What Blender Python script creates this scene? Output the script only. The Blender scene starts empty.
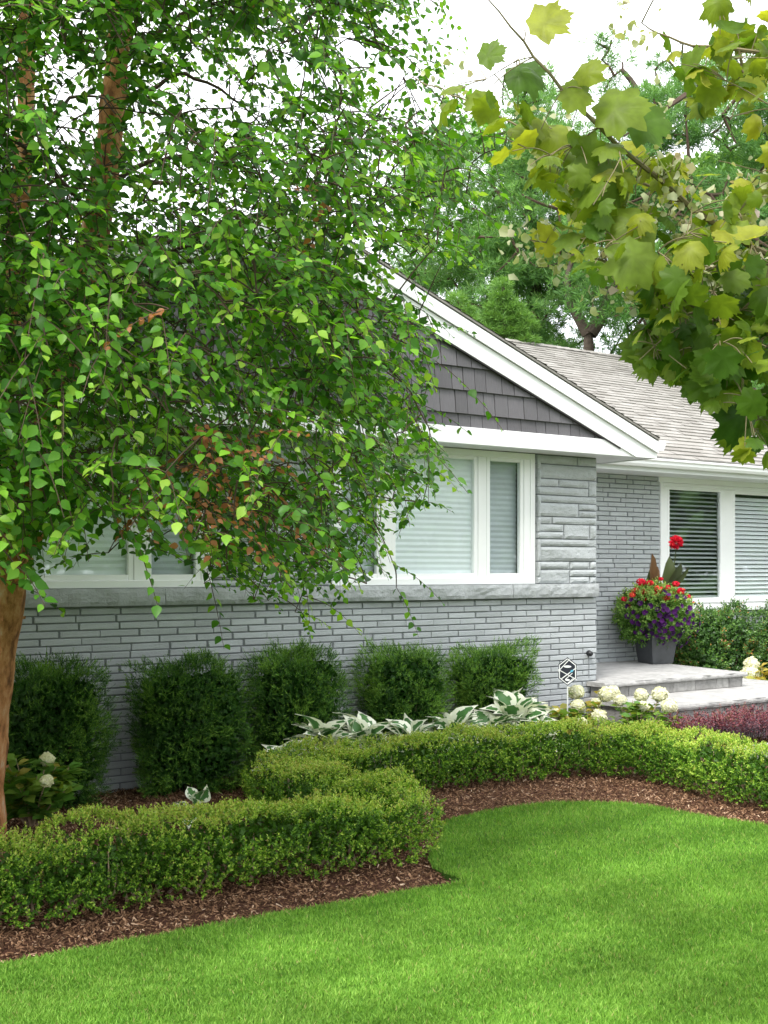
import bpy, math, random
import numpy as np
random.seed(7); rng = np.random.default_rng(11)
PI = math.pi
sc = bpy.context.scene
col = sc.collection
F, HZ, EYE, P = 1180.0, 568.0, 1.73, 0.057      # focal length in pixels, horizon row, eye height, brick course
C0 = np.array([2.19, 12.19]); ANG = math.atan2(1180, 1676)
dv = np.array([math.cos(ANG), math.sin(ANG)]); nv = np.array([-math.sin(ANG), math.cos(ANG)])

# ------------------------------------------------------------------ helpers
def W(x, y, Z):                       # measured image point at a real distance -> world point
    return np.array([(x - 384) / F * Z, Z, EYE - (y - HZ) / F * Z])
def GR(x, y, z=0.0):                  # point on a level at height z
    Z = (EYE - z) * F / (y - HZ)
    return np.array([(x - 384) / F * Z, Z, z])
def UZ(x, y, v):                      # on the facade plane v of the house -> (u, z)
    rx = (x - 384) / F
    Z = (C0 @ nv + v) / (rx * nv[0] + nv[1])
    p = np.array([rx * Z, Z]) - C0
    return float(p @ dv), EYE - (y - HZ) / F * Z
def HW(u, v, z=0.0):
    p = C0 + u * dv + v * nv
    return np.array([p[0], p[1], z])

def noise3(p, seed=0, scale=1.0, octs=3):
    r = np.random.default_rng(seed); p = np.asarray(p, float) * scale
    out = np.zeros(len(p)); amp = 1.0; tot = 0
    for o in range(octs):
        for k in range(5):
            d = r.normal(size=3); d /= np.linalg.norm(d)
            out += amp * np.sin(p @ d * (2.0 ** o) * (1.0 + 0.35 * k) * 2 + r.uniform(0, 6.28))
        tot += amp * 2.2; amp *= 0.55
    return out / tot

def norm(a):
    return a / np.maximum(np.linalg.norm(a, axis=-1, keepdims=True), 1e-9)

class MB:
    """collects pieces into ONE mesh"""
    def __init__(s): s.v = []; s.f = {}; s.n = 0; s.t = {}; s.m = {}
    def add(s, v, f, tone=0.5, mat=0):
        v = np.asarray(v, float).reshape(-1, 3); f = np.asarray(f, int)
        k = f.shape[1]; s.v.append(v); s.f.setdefault(k, []).append(f + s.n)
        t = np.asarray(tone, float)
        s.t.setdefault(k, []).append(np.full(len(f), float(t)) if t.ndim == 0 else t)
        s.m.setdefault(k, []).append(np.full(len(f), mat, int))
        s.n += len(v)
    def box(s, a, b, tone=0.5, mat=0):
        x0, y0, z0 = a; x1, y1, z1 = b
        v = [(x0,y0,z0),(x1,y0,z0),(x1,y1,z0),(x0,y1,z0),(x0,y0,z1),(x1,y0,z1),(x1,y1,z1),(x0,y1,z1)]
        s.add(v, [(0,3,2,1),(4,5,6,7),(0,1,5,4),(1,2,6,5),(2,3,7,6),(3,0,4,7)], tone, mat)
    def bbox(s, a, b, c=0.006, tone=0.5, jit=0.0):      # box with chamfered edges
        a = np.array(a, float); b = np.array(b, float); V = []; idx = {}
        c = min(c, float((b - a).min()) * 0.45)
        for i in range(8):
            s_ = np.array([i & 1, (i >> 1) & 1, (i >> 2) & 1])
            p = np.where(s_ == 1, b, a)
            for ax in range(3):
                q = p.copy()
                for k in range(3):
                    if k != ax: q[k] += -c if s_[k] else c
                idx[(i, ax)] = len(V); V.append(q)
        V = np.array(V)
        if jit: V += rng.normal(0, jit, V.shape)
        q = []; t = []
        for ax in range(3):
            o1, o2 = [k for k in range(3) if k != ax]
            for sgn in (0, 1):
                ids = []
                for (s1, s2) in ((0,0),(1,0),(1,1),(0,1)):
                    i = (sgn << ax) | (s1 << o1) | (s2 << o2); ids.append(idx[(i, ax)])
                if (sgn == 0) != (ax == 1): ids = ids[::-1]
                q.append(ids)
        for e in range(3):
            o1, o2 = [k for k in range(3) if k != e]
            for s1 in (0, 1):
                for s2 in (0, 1):
                    i0 = (s1 << o1) | (s2 << o2); i1 = i0 | (1 << e)
                    q.append([idx[(i0, o1)], idx[(i1, o1)], idx[(i1, o2)], idx[(i0, o2)]])
        for i in range(8): t.append([idx[(i, 0)], idx[(i, 1)], idx[(i, 2)]])
        n0 = s.n
        s.add(V, q, tone)
        s.n = n0; vv = s.v.pop(); s.add(vv, t, tone)
    def tube(s, pts, rad, sides=6, tone=0.5, mat=0, caps=True):
        pts = np.asarray(pts, float); n = len(pts)
        rad = np.broadcast_to(np.asarray(rad, float), (n,))
        tg = np.gradient(pts, axis=0); tg = norm(tg)
        up = np.array([0, 0, 1.0]) if abs(tg[0][2]) < 0.9 else np.array([1.0, 0, 0])
        V = []
        x = norm(np.cross(up, tg[0]))
        for i in range(n):
            x = norm(x - tg[i] * (x @ tg[i])); y = np.cross(tg[i], x)
            a = np.arange(sides) / sides * 2 * PI
            V.append(pts[i] + rad[i] * (np.outer(np.cos(a), x) + np.outer(np.sin(a), y)))
        V = np.concatenate(V); q = []
        for i in range(n - 1):
            for k in range(sides):
                a_ = i * sides + k; b_ = i * sides + (k + 1) % sides
                q.append((a_, b_, b_ + sides, a_ + sides))
        if caps:
            V = np.concatenate([V, pts[:1], pts[-1:]]); c0 = n * sides; c1 = c0 + 1
            for k in range(sides):
                kk = (k + 1) % sides
                q.append((c0, kk, k, k)) ; q.append((c1, (n-1)*sides + k, (n-1)*sides + kk, (n-1)*sides + kk))
            q4 = [a for a in q if len(set(a)) == 4]; q3 = [a[:3] for a in q if len(set(a)) == 3]
            n0 = s.n; s.add(V, q4, tone, mat); s.n = n0; vv = s.v.pop(); s.add(vv, q3, tone, mat)
        else: s.add(V, q, tone, mat)
    def scatter(s, tv, tf, Pp, D, N, S, tone=0.5, mat=0, ttone=None):
        """copies a small template: y axis along D, z axis near N"""
        tv = np.asarray(tv, float); tf = np.asarray(tf, int); n = len(Pp)
        if n == 0: return
        D = norm(np.asarray(D, float)); N = np.asarray(N, float)
        N = norm(N - D * (N * D).sum(1, keepdims=True)); X = np.cross(D, N)
        S = np.broadcast_to(np.asarray(S, float), (n,))[:, None, None]
        V = Pp[:, None, :] + S * (tv[None, :, 0:1] * X[:, None, :] + tv[None, :, 1:2] * D[:, None, :] + tv[None, :, 2:3] * N[:, None, :])
        f = (tf[None] + (np.arange(n) * len(tv))[:, None, None]).reshape(-1, tf.shape[1])
        tone = np.broadcast_to(np.asarray(tone, float), (n,))
        if ttone is not None: tt = (np.tile(np.asarray(ttone, float), n))
        else: tt = np.repeat(tone, len(tf))
        s.add(V.reshape(-1, 3), f, tt, mat)
    def build(s, name, mats, parent=None, smooth=False):
        v = np.concatenate(s.v); me = bpy.data.meshes.new(name)
        if not isinstance(mats, (list, tuple)): mats = [mats]
        ks = sorted(s.f); nf = 0; loops = []; starts = []; tots = []; tones = []; ms = []; off = 0
        for k in ks:
            f = np.concatenate(s.f[k]); loops.append(f.ravel()); starts.append(off + np.arange(len(f)) * k)
            tots.append(np.full(len(f), k)); off += len(f) * k
            tones.append(np.concatenate(s.t[k])); ms.append(np.concatenate(s.m[k]))
        loops = np.concatenate(loops); starts = np.concatenate(starts); tones = np.concatenate(tones); ms = np.concatenate(ms)
        me.vertices.add(len(v)); me.vertices.foreach_set('co', v.astype(np.float32).ravel())
        me.loops.add(len(loops)); me.loops.foreach_set('vertex_index', loops.astype(np.int32))
        me.polygons.add(len(starts)); me.polygons.foreach_set('loop_start', starts.astype(np.int32))
        me.polygons.foreach_set('material_index', ms.astype(np.int32))
        if smooth: me.polygons.foreach_set('use_smooth', np.ones(len(starts), bool))
        else: me.polygons.foreach_set('use_smooth', np.zeros(len(starts), bool))
        me.update(calc_edges=True)
        at = me.attributes.new('tone', 'FLOAT', 'FACE'); at.data.foreach_set('value', tones.astype(np.float32))
        for m in mats: me.materials.append(m)
        me.validate()
        o = bpy.data.objects.new(name, me); col.objects.link(o)
        if parent: o.parent = parent
        return o

def tag(o, label=None, cat=None, group=None, kind=None):
    if label: o['label'] = label
    if cat: o['category'] = cat
    if group: o['group'] = group
    if kind: o['kind'] = kind
    return o
def empty(name, loc, rz=0.0):
    o = bpy.data.objects.new(name, None); col.objects.link(o); o.location = loc; o.rotation_euler = (0, 0, rz)
    o.empty_display_size = 0.2
    return o

# ------------------------------------------------------------------ materials
def nm(name):
    m = bpy.data.materials.new(name); m.use_nodes = True; nt = m.node_tree; nt.nodes.clear()
    out = nt.nodes.new('ShaderNodeOutputMaterial'); return m, nt, out
def nd(nt, t, **k):
    n = nt.nodes.new(t)
    for a, b in k.items(): setattr(n, a, b)
    return n
def ramp(nt, stops, fac, interp='LINEAR'):
    r = nd(nt, 'ShaderNodeValToRGB'); r.color_ramp.interpolation = interp
    e = r.color_ramp.elements
    while len(e) < len(stops): e.new(0.5)
    for i, (p, c) in enumerate(stops):
        e[i].position = p; e[i].color = (*c, 1)
    nt.links.new(fac, r.inputs[0]); return r.outputs[0]
def noise_node(nt, scale, detail=4, rough=0.6, vec=None):
    n = nd(nt, 'ShaderNodeTexNoise'); n.inputs['Scale'].default_value = scale
    n.inputs['Detail'].default_value = detail; n.inputs['Roughness'].default_value = rough
    if vec is None:
        tc = nd(nt, 'ShaderNodeTexCoord'); vec = tc.outputs['Object']
    nt.links.new(vec, n.inputs['Vector']); return n
def mixc(nt, fac, a, b, mode='MIX'):
    m = nd(nt, 'ShaderNodeMix', data_type='RGBA', blend_type=mode)
    for s_, v_ in ((m.inputs[0], fac), (m.inputs[6], a), (m.inputs[7], b)):
        if isinstance(v_, (int, float)): s_.default_value = v_
        elif isinstance(v_, tuple): s_.default_value = (*v_, 1)
        else: nt.links.new(v_, s_)
    return m.outputs[2]
def leafmat(name, stops, trans=0.35, rough=0.45, spec=0.35, vary=0.0, tcol=(1.25, 1.25, 0.55)):
    m, nt, out = nm(name)
    at = nd(nt, 'ShaderNodeAttribute', attribute_name='tone')
    c = ramp(nt, stops, at.outputs['Fac'])
    if vary:
        n = noise_node(nt, vary, 2); v = nd(nt, 'ShaderNodeMapRange'); nt.links.new(n.outputs['Fac'], v.inputs[0])
        v.inputs[1].default_value = 0.3; v.inputs[2].default_value = 0.7; v.inputs[3].default_value = 0.8; v.inputs[4].default_value = 1.2
        c = mixc(nt, 1.0, c, v.outputs[0], 'MULTIPLY')
    b = nd(nt, 'ShaderNodeBsdfPrincipled'); nt.links.new(c, b.inputs['Base Color'])
    b.inputs['Roughness'].default_value = rough; b.inputs['Specular IOR Level'].default_value = spec
    t = nd(nt, 'ShaderNodeBsdfTranslucent')
    nt.links.new(mixc(nt, 1.0, c, tcol, 'MULTIPLY'), t.inputs['Color'])
    mx = nd(nt, 'ShaderNodeMixShader'); mx.inputs[0].default_value = trans
    nt.links.new(b.outputs[0], mx.inputs[1]); nt.links.new(t.outputs[0], mx.inputs[2]); nt.links.new(mx.outputs[0], out.inputs[0])
    return m
def solid(name, colr, rough=0.6, spec=0.4, nscale=0, namp=0.15, bump=0.0, bscale=60, tone=0.0, metal=0.0, stops=None, stretch=None):
    m, nt, out = nm(name)
    b = nd(nt, 'ShaderNodeBsdfPrincipled'); b.inputs['Roughness'].default_value = rough
    b.inputs['Specular IOR Level'].default_value = spec; b.inputs['Metallic'].default_value = metal
    tc = nd(nt, 'ShaderNodeTexCoord'); vec = tc.outputs['Object']
    if stretch:
        mp = nd(nt, 'ShaderNodeMapping'); mp.inputs['Scale'].default_value = stretch
        nt.links.new(vec, mp.inputs[0]); vec = mp.outputs[0]
    c = None
    if stops:
        at = nd(nt, 'ShaderNodeAttribute', attribute_name='tone'); c = ramp(nt, stops, at.outputs['Fac'])
    else:
        rgb = nd(nt, 'ShaderNodeRGB'); rgb.outputs[0].default_value = (*colr, 1); c = rgb.outputs[0]
    if tone:
        at = nd(nt, 'ShaderNodeAttribute', attribute_name='tone')
        mr = nd(nt, 'ShaderNodeMapRange'); nt.links.new(at.outputs['Fac'], mr.inputs[0])
        mr.inputs[3].default_value = 1 - tone; mr.inputs[4].default_value = 1 + tone
        c = mixc(nt, 1.0, c, mr.outputs[0], 'MULTIPLY')
    if nscale:
        n = noise_node(nt, nscale, 5, 0.65, vec); mr = nd(nt, 'ShaderNodeMapRange'); nt.links.new(n.outputs['Fac'], mr.inputs[0])
        mr.inputs[1].default_value = 0.25; mr.inputs[2].default_value = 0.75
        mr.inputs[3].default_value = 1 - namp; mr.inputs[4].default_value = 1 + namp
        c = mixc(nt, 1.0, c, mr.outputs[0], 'MULTIPLY')
    nt.links.new(c, b.inputs['Base Color'])
    if bump:
        n2 = noise_node(nt, bscale, 6, 0.7, vec); bp = nd(nt, 'ShaderNodeBump')
        bp.inputs['Strength'].default_value = 1.0; bp.inputs['Distance'].default_value = bump
        nt.links.new(n2.outputs['Fac'], bp.inputs['Height']); nt.links.new(bp.outputs[0], b.inputs['Normal'])
    nt.links.new(b.outputs[0], out.inputs[0]); return m

M = {}
M['brick'] = solid('grey painted brick', (0.405, 0.43, 0.445), 0.62, 0.35, 3.5, 0.11, 0.007, 42, tone=0.08, stretch=(1, 1, 2.2))
M['brickgap'] = solid('shade darkened grey mortar', (0.22, 0.232, 0.245), 0.8, 0.2, 20, 0.1, 0.003, 90)  # same paint as the brick, darkened to carry the shade of deep joints
M['stone'] = solid('grey painted ashlar', (0.42, 0.445, 0.455), 0.6, 0.35, 9, 0.07, 0.013, 22, tone=0.05, stretch=(1, 1, 1.8))
M['sill'] = solid('grey rock faced sill', (0.37, 0.39, 0.40), 0.6, 0.35, 7, 0.12, 0.02, 16, stretch=(1, 1, 1.3))
M['white'] = solid('white paint', (0.80, 0.81, 0.81), 0.4, 0.4, 5, 0.03)
M['vinyl'] = solid('white vinyl frame', (0.82, 0.83, 0.83), 0.3, 0.5, 4, 0.02)
M['soffit'] = solid('white soffit panel', (0.70, 0.72, 0.73), 0.5, 0.3, 5, 0.03)
M['shake'] = solid('dark grey shake', (0.118, 0.113, 0.122), 0.7, 0.25, 18, 0.16, 0.002, 60, tone=0.16, stretch=(6, 1, 0.6))
M['rakeshade'] = solid('dark rake shadow', (0.045, 0.04, 0.045), 0.6, 0.3)
M['shingle'] = solid('weathered roof shingle', (1, 1, 1), 0.9, 0.15, 40, 0.22, 0.004, 160,
    stops=[(0, (0.225, 0.212, 0.195)), (0.5, (0.275, 0.262, 0.243)), (1, (0.32, 0.307, 0.288))])
M['slab'] = solid('pale limestone slab', (0.37, 0.365, 0.355), 0.75, 0.3, 8, 0.28, 0.008, 30)
M['riser'] = solid('grey step stone', (0.27, 0.265, 0.255), 0.8, 0.3, 12, 0.35, 0.012, 28, tone=0.18)
M['planter'] = solid('charcoal planter', (0.055, 0.058, 0.064), 0.45, 0.45, 12, 0.25, 0.0015, 40)
M['black'] = solid('black metal', (0.02, 0.021, 0.024), 0.4, 0.5)
M['interior'] = solid('dark room', (0.11, 0.12, 0.115), 0.9, 0.1)
M['shade'] = solid('closed window shade', (0.84, 0.88, 0.89), 0.7, 0.2, 3, 0.03)
M['greyshade'] = solid('grey sheer shade', (0.50, 0.54, 0.56), 0.7, 0.2, 3, 0.06)
M['greyslat'] = solid('grey green blind slat', (0.46, 0.50, 0.49), 0.45, 0.4)
M['slat'] = solid('window blind slat', (0.84, 0.86, 0.87), 0.45, 0.4)
def glass():
    m, nt, out = nm('window glass'); lw = nd(nt, 'ShaderNodeLayerWeight'); lw.inputs[0].default_value = 0.5
    pw = nd(nt, 'ShaderNodeMath', operation='POWER'); nt.links.new(lw.outputs['Facing'], pw.inputs[0]); pw.inputs[1].default_value = 4.0
    fr = nd(nt, 'ShaderNodeMapRange'); nt.links.new(pw.outputs[0], fr.inputs[0]); fr.inputs[3].default_value = 0.05; fr.inputs[4].default_value = 0.9
    g = nd(nt, 'ShaderNodeBsdfGlossy'); g.inputs['Roughness'].default_value = 0.02; g.inputs['Color'].default_value = (0.9, 0.95, 0.95, 1)
    t = nd(nt, 'ShaderNodeBsdfTransparent'); t.inputs[0].default_value = (0.95, 0.965, 0.965, 1)
    mx = nd(nt, 'ShaderNodeMixShader'); nt.links.new(fr.outputs[0], mx.inputs[0]); nt.links.new(t.outputs[0], mx.inputs[1])
    nt.links.new(g.outputs[0], mx.inputs[2]); nt.links.new(mx.outputs[0], out.inputs[0]); return m
M['glass'] = glass()
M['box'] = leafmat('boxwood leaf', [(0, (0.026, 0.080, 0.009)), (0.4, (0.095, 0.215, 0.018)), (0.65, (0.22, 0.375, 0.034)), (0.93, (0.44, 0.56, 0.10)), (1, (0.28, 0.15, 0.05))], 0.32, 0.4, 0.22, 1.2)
M['yew'] = leafmat('yew needle', [(0, (0.012, 0.045, 0.007)), (0.5, (0.045, 0.135, 0.015)), (1, (0.20, 0.37, 0.045))], 0.18, 0.45, 0.2, 2.0)
M['euonymus'] = leafmat('glossy hedge leaf', [(0, (0.025, 0.07, 0.014)), (0.5, (0.065, 0.16, 0.028)), (0.94, (0.17, 0.31, 0.05)), (0.96, (0.5, 0.20, 0.07))], 0.2, 0.3, 0.5)
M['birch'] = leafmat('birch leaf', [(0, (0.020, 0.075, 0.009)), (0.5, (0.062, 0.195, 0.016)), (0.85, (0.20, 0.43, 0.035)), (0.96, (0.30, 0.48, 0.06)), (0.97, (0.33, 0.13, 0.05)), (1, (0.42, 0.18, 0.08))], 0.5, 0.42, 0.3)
M['maple'] = leafmat('maple leaf', [(0, (0.025, 0.075, 0.012)), (0.5, (0.085, 0.165, 0.020)), (0.8, (0.175, 0.24, 0.024)), (1, (0.31, 0.33, 0.035))], 0.55, 0.45, 0.2, 25.0)
M['maplepale'] = leafmat('pale young maple leaf', [(0, (0.30, 0.33, 0.20)), (0.6, (0.48, 0.50, 0.30)), (1, (0.50, 0.40, 0.36))], 0.35, 0.5, 0.3)
M['pine'] = leafmat('pine needle', [(0, (0.05, 0.125, 0.04)), (0.5, (0.14, 0.30, 0.08)), (1, (0.34, 0.50, 0.18))], 0.4, 0.5, 0.3)  # needle colours lightened so they carry the distance haze
M['palegreen'] = leafmat('pale tree leaf', [(0, (0.07, 0.17, 0.03)), (0.6, (0.15, 0.30, 0.06)), (1, (0.27, 0.42, 0.12))], 0.35, 0.5, 0.3)
M['hydr'] = leafmat('hydrangea leaf', [(0, (0.04, 0.12, 0.02)), (0.5, (0.10, 0.24, 0.03)), (0.8, (0.22, 0.34, 0.05)), (1, (0.45, 0.35, 0.07))], 0.35, 0.42, 0.4)
M['hydfl'] = leafmat('hydrangea petal', [(0, (0.66, 0.70, 0.36)), (0.4, (0.84, 0.83, 0.60)), (1, (0.90, 0.89, 0.78))], 0.3, 0.6, 0.2, tcol=(1.05, 1.05, 0.9))
M['hosta'] = leafmat('variegated hosta leaf', [(0, (0.05, 0.15, 0.045)), (0.45, (0.10, 0.24, 0.06)), (0.55, (0.80, 0.80, 0.60)), (1, (0.86, 0.87, 0.74))], 0.25, 0.4, 0.4, tcol=(1.05, 1.1, 0.8))
M['barb'] = leafmat('barberry leaf', [(0, (0.025, 0.02, 0.032)), (0.5, (0.085, 0.052, 0.068)), (0.85, (0.27, 0.075, 0.085)), (1, (0.14, 0.14, 0.06))], 0.25, 0.45, 0.4, tcol=(1.2, 0.7, 0.8))
M['potleaf'] = leafmat('basket plant leaf', [(0, (0.06, 0.15, 0.03)), (0.6, (0.17, 0.33, 0.06)), (1, (0.40, 0.50, 0.15))], 0.35, 0.5, 0.3)
M['petunia'] = leafmat('purple petunia', [(0, (0.025, 0.004, 0.045)), (1, (0.09, 0.012, 0.135))], 0.25, 0.6, 0.2, tcol=(1.1, 0.7, 1.1))
M['red'] = leafmat('red flower', [(0, (0.45, 0.01, 0.03)), (0.7, (0.72, 0.02, 0.05)), (1, (0.8, 0.12, 0.05))], 0.3, 0.5, 0.2, tcol=(1.1, 0.8, 0.8))
M['canna'] = leafmat('bronze canna leaf', [(0, (0.03, 0.045, 0.02)), (0.5, (0.07, 0.09, 0.035)), (1, (0.16, 0.05, 0.03))], 0.3, 0.35, 0.4)
M['grass'] = leafmat('lawn grass', [(0, (0.055, 0.15, 0.018)), (0.5, (0.155, 0.33, 0.042)), (0.92, (0.32, 0.52, 0.10)), (1, (0.38, 0.36, 0.14))], 0.35, 0.5, 0.15, 1.3, tcol=(1.2, 1.2, 0.6))
M['chip'] = solid('bark chip', (1, 1, 1), 0.9, 0.15, 60, 0.25, stops=[(0, (0.045, 0.024, 0.013)), (0.4, (0.19, 0.102, 0.056)), (0.75, (0.37, 0.22, 0.13)), (1, (0.66, 0.50, 0.36))])
M['soil'] = solid('mulch bed', (0.095, 0.045, 0.03), 0.95, 0.1, 45, 0.5, 0.02, 60)
M['lawnbase'] = solid('lawn thatch', (0.055, 0.13, 0.018), 0.95, 0.1, 30, 0.35, 0.01, 80)
M['ground'] = solid('far ground', (0.055, 0.12, 0.025), 0.95, 0.1, 3, 0.3, 0.01, 20)
M['twig'] = solid('dark twig', (0.075, 0.05, 0.035), 0.8, 0.2, 30, 0.3)
M['paletwig'] = solid('pale stem', (0.36, 0.27, 0.18), 0.8, 0.2, 30, 0.3)
M['shoot'] = solid('green brown shoot', (0.17, 0.14, 0.075), 0.7, 0.25, 30, 0.25)
M['pinebark'] = solid('pine bark', (0.10, 0.078, 0.062), 0.9, 0.15, 12, 0.35, 0.02, 18)
def bark():
    m, nt, out = nm('peeling river birch bark')
    tc = nd(nt, 'ShaderNodeTexCoord'); mp = nd(nt, 'ShaderNodeMapping'); mp.inputs['Scale'].default_value = (1, 1, 0.45)
    nt.links.new(tc.outputs['Object'], mp.inputs[0])
    n = noise_node(nt, 9, 6, 0.7, mp.outputs[0])
    c = ramp(nt, [(0.30, (0.055, 0.022, 0.012)), (0.42, (0.20, 0.085, 0.035)), (0.52, (0.42, 0.19, 0.075)), (0.60, (0.50, 0.27, 0.13)), (0.70, (0.56, 0.42, 0.30))], n.outputs['Fac'])
    v = nd(nt, 'ShaderNodeTexVoronoi'); v.inputs['Scale'].default_value = 22; nt.links.new(mp.outputs[0], v.inputs['Vector'])
    b = nd(nt, 'ShaderNodeBsdfPrincipled'); b.inputs['Roughness'].default_value = 0.8; b.inputs['Specular IOR Level'].default_value = 0.2
    nt.links.new(c, b.inputs['Base Color'])
    bp = nd(nt, 'ShaderNodeBump'); bp.inputs['Distance'].default_value = 0.03; nt.links.new(n.outputs['Fac'], bp.inputs['Height'])
    nt.links.new(bp.outputs[0], b.inputs['Normal']); nt.links.new(b.outputs[0], out.inputs[0]); return m
M['birchbark'] = bark()

# ------------------------------------------------------------------ camera, sky, sun
cam = bpy.data.objects.new('camera', bpy.data.cameras.new('camera')); col.objects.link(cam); sc.camera = cam
cam.location = (0, 0, EYE); cam.rotation_euler = (PI / 2, 0, 0)
cam.data.sensor_fit = 'HORIZONTAL'; cam.data.sensor_width = 36; cam.data.lens = 36 * F / 768
cam.data.shift_y = (HZ - 512) / 768; cam.data.clip_end = 2000; cam.data.clip_start = 0.05
SUN_EL, SUN_AZ = math.radians(52), math.radians(205)      # azimuth clockwise from +Y: behind the camera, a little left
wd = bpy.data.worlds.new('World'); sc.world = wd; wd.use_nodes = True; nt = wd.node_tree; nt.nodes.clear()
wo = nd(nt, 'ShaderNodeOutputWorld'); bg = nd(nt, 'ShaderNodeBackground'); bg.inputs[1].default_value = 0.1
sky = nd(nt, 'ShaderNodeTexSky', sky_type='NISHITA'); sky.sun_disc = False; sky.sun_elevation = SUN_EL; sky.sun_rotation = SUN_AZ
tcw = nd(nt, 'ShaderNodeTexCoord'); cl = noise_node(nt, 2.2, 5, 0.55, tcw.outputs['Generated'])
cc = ramp(nt, [(0.3, (0.84, 0.87, 0.90)), (0.65, (1.0, 1.0, 1.0))], cl.outputs['Fac'])
cc = mixc(nt, 1.0, cc, (12.5, 12.5, 12.6), 'MULTIPLY')
nt.links.new(mixc(nt, 0.86, sky.outputs[0], cc), bg.inputs[0]); nt.links.new(bg.outputs[0], wo.inputs[0])
sl = bpy.data.lights.new('sun', 'SUN'); sl.energy = 2.0; sl.angle = math.radians(18); sl.color = (1, 0.96, 0.9)
so = bpy.data.objects.new('sun', sl); col.objects.link(so); so.location = (0, -5, 12)
so.rotation_euler = (PI / 2 - SUN_EL, 0, -SUN_AZ + PI)
sc.view_settings.view_transform = 'Standard'; sc.view_settings.look = 'None'; sc.view_settings.exposure = 1.32; sc.view_settings.gamma = 1
sc.cycles.use_denoising = True; sc.cycles.max_bounces = 7; sc.cycles.diffuse_bounces = 4; sc.cycles.glossy_bounces = 3
sc.cycles.transmission_bounces = 4; sc.cycles.transparent_max_bounces = 8
sc.cycles.use_adaptive_sampling = True; sc.cycles.adaptive_threshold = 0.015
# ------------------------------------------------------------------ ground, lawn, mulch
g = MB(); g.add([(-300, -200, -0.05), (300, -200, -0.05), (300, 600, -0.05), (-300, 600, -0.05)], [(0, 1, 2, 3)])
tag(g.build('ground', M['ground']), kind='structure')
EDGE = [(-4.9, 2.87), (-3.0, 4.12), (-1.63, 5.02), (-0.6, 5.70), (0.1, 6.15), (0.50, 6.37), (0.30, 6.62), (0.27, 6.95), (0.36, 7.3), (0.40, 7.6), (0.378, 7.84),
        (0.58, 8.07), (0.8125, 8.265), (1.05, 8.41), (1.27, 8.50), (1.55, 8.50), (1.83, 8.43), (2.0, 8.25), (2.15, 8.04), (2.516, 7.73), (3.2, 7.1), (4.6, 6.2), (8.0, 4.8)]
def smoothpoly(pts, it=2):
    p = np.array(pts, float)
    for _ in range(it):
        q = np.empty((2 * len(p) - 2, 2)); q[0::2] = p[:-1] * .75 + p[1:] * .25; q[1::2] = p[:-1] * .25 + p[1:] * .75
        p = np.vstack([p[:1], q, p[-1:]])
    return p
EDs = np.vstack([smoothpoly(EDGE[:6], 1), smoothpoly(EDGE[5:], 2)])
# fine irregularity of the cut edge
LAWN = np.vstack([EDs, [(8, -6), (-6, -6), (-6, 2)]])
def inpoly(x, y, poly):
    c = np.zeros(len(x), bool); n = len(poly); j = n - 1
    for i in range(n):
        xi, yi = poly[i]; xj, yj = poly[j]
        hit = ((yi > y) != (yj > y)) & (x < (xj - xi) * (y - yi) / (yj - yi + 1e-12) + xi)
        c ^= hit; j = i
    return c
def sheet(name, poly, z, m, thick=0.0):
    import bmesh
    bm = bmesh.new(); vs = [bm.verts.new((p[0], p[1], z)) for p in poly]; f = bm.faces.new(vs)
    if thick:
        r = bmesh.ops.extrude_face_region(bm, geom=[f])
        for v in [e for e in r['geom'] if isinstance(e, bmesh.types.BMVert)]: v.co.z -= thick
    bmesh.ops.triangulate(bm, faces=bm.faces[:]); bmesh.ops.recalc_face_normals(bm, faces=bm.faces[:])
    me = bpy.data.meshes.new(name); bm.to_mesh(me); bm.free(); me.materials.append(m)
    o = bpy.data.objects.new(name, me); col.objects.link(o); return o
tag(sheet('lawn', LAWN, 0.035, M['lawnbase'], 0.06), kind='structure')
nx_, ny_ = 150, 160
gx, gy = np.meshgrid(np.linspace(-8, 8.5, nx_), np.linspace(2.2, 15.5, ny_), indexing='ij')
pp = np.stack([gx.ravel(), gy.ravel(), np.zeros(gx.size)], 1)
pp[:, 2] = 0.008 * noise3(pp, 3, 2.5) - 0.004
ii, jj = np.meshgrid(np.arange(nx_ - 1), np.arange(ny_ - 1), indexing='ij'); a0 = (ii * ny_ + jj).ravel()
b_ = MB(); b_.add(pp, np.stack([a0, a0 + ny_, a0 + ny_ + 1, a0 + 1], 1)); o = b_.build('mulch_bed', M['soil'], smooth=True); tag(o, kind='structure')
# bark chips
def inhouse(x, y):
    q = np.stack([x, y], 1) - C0; u = q @ dv; v = q @ nv
    return (v > -0.02) & (u < 0.0) | (v > 1.28) | ((u > -.25) & (u < 2.95) & (v > -1.1)) | ((v < -1.6) & (u > -.15) & (v > -2.5))
N = 330000
cx = rng.uniform(-4.4, 5.0, N); cy = 4.0 + (rng.uniform(0, 1, N) ** 1.15) * 9.2
k = ~inpoly(cx, cy, LAWN) & ~inhouse(cx, cy) & (np.abs(cx) < cy * 0.37 + 0.3)
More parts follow.
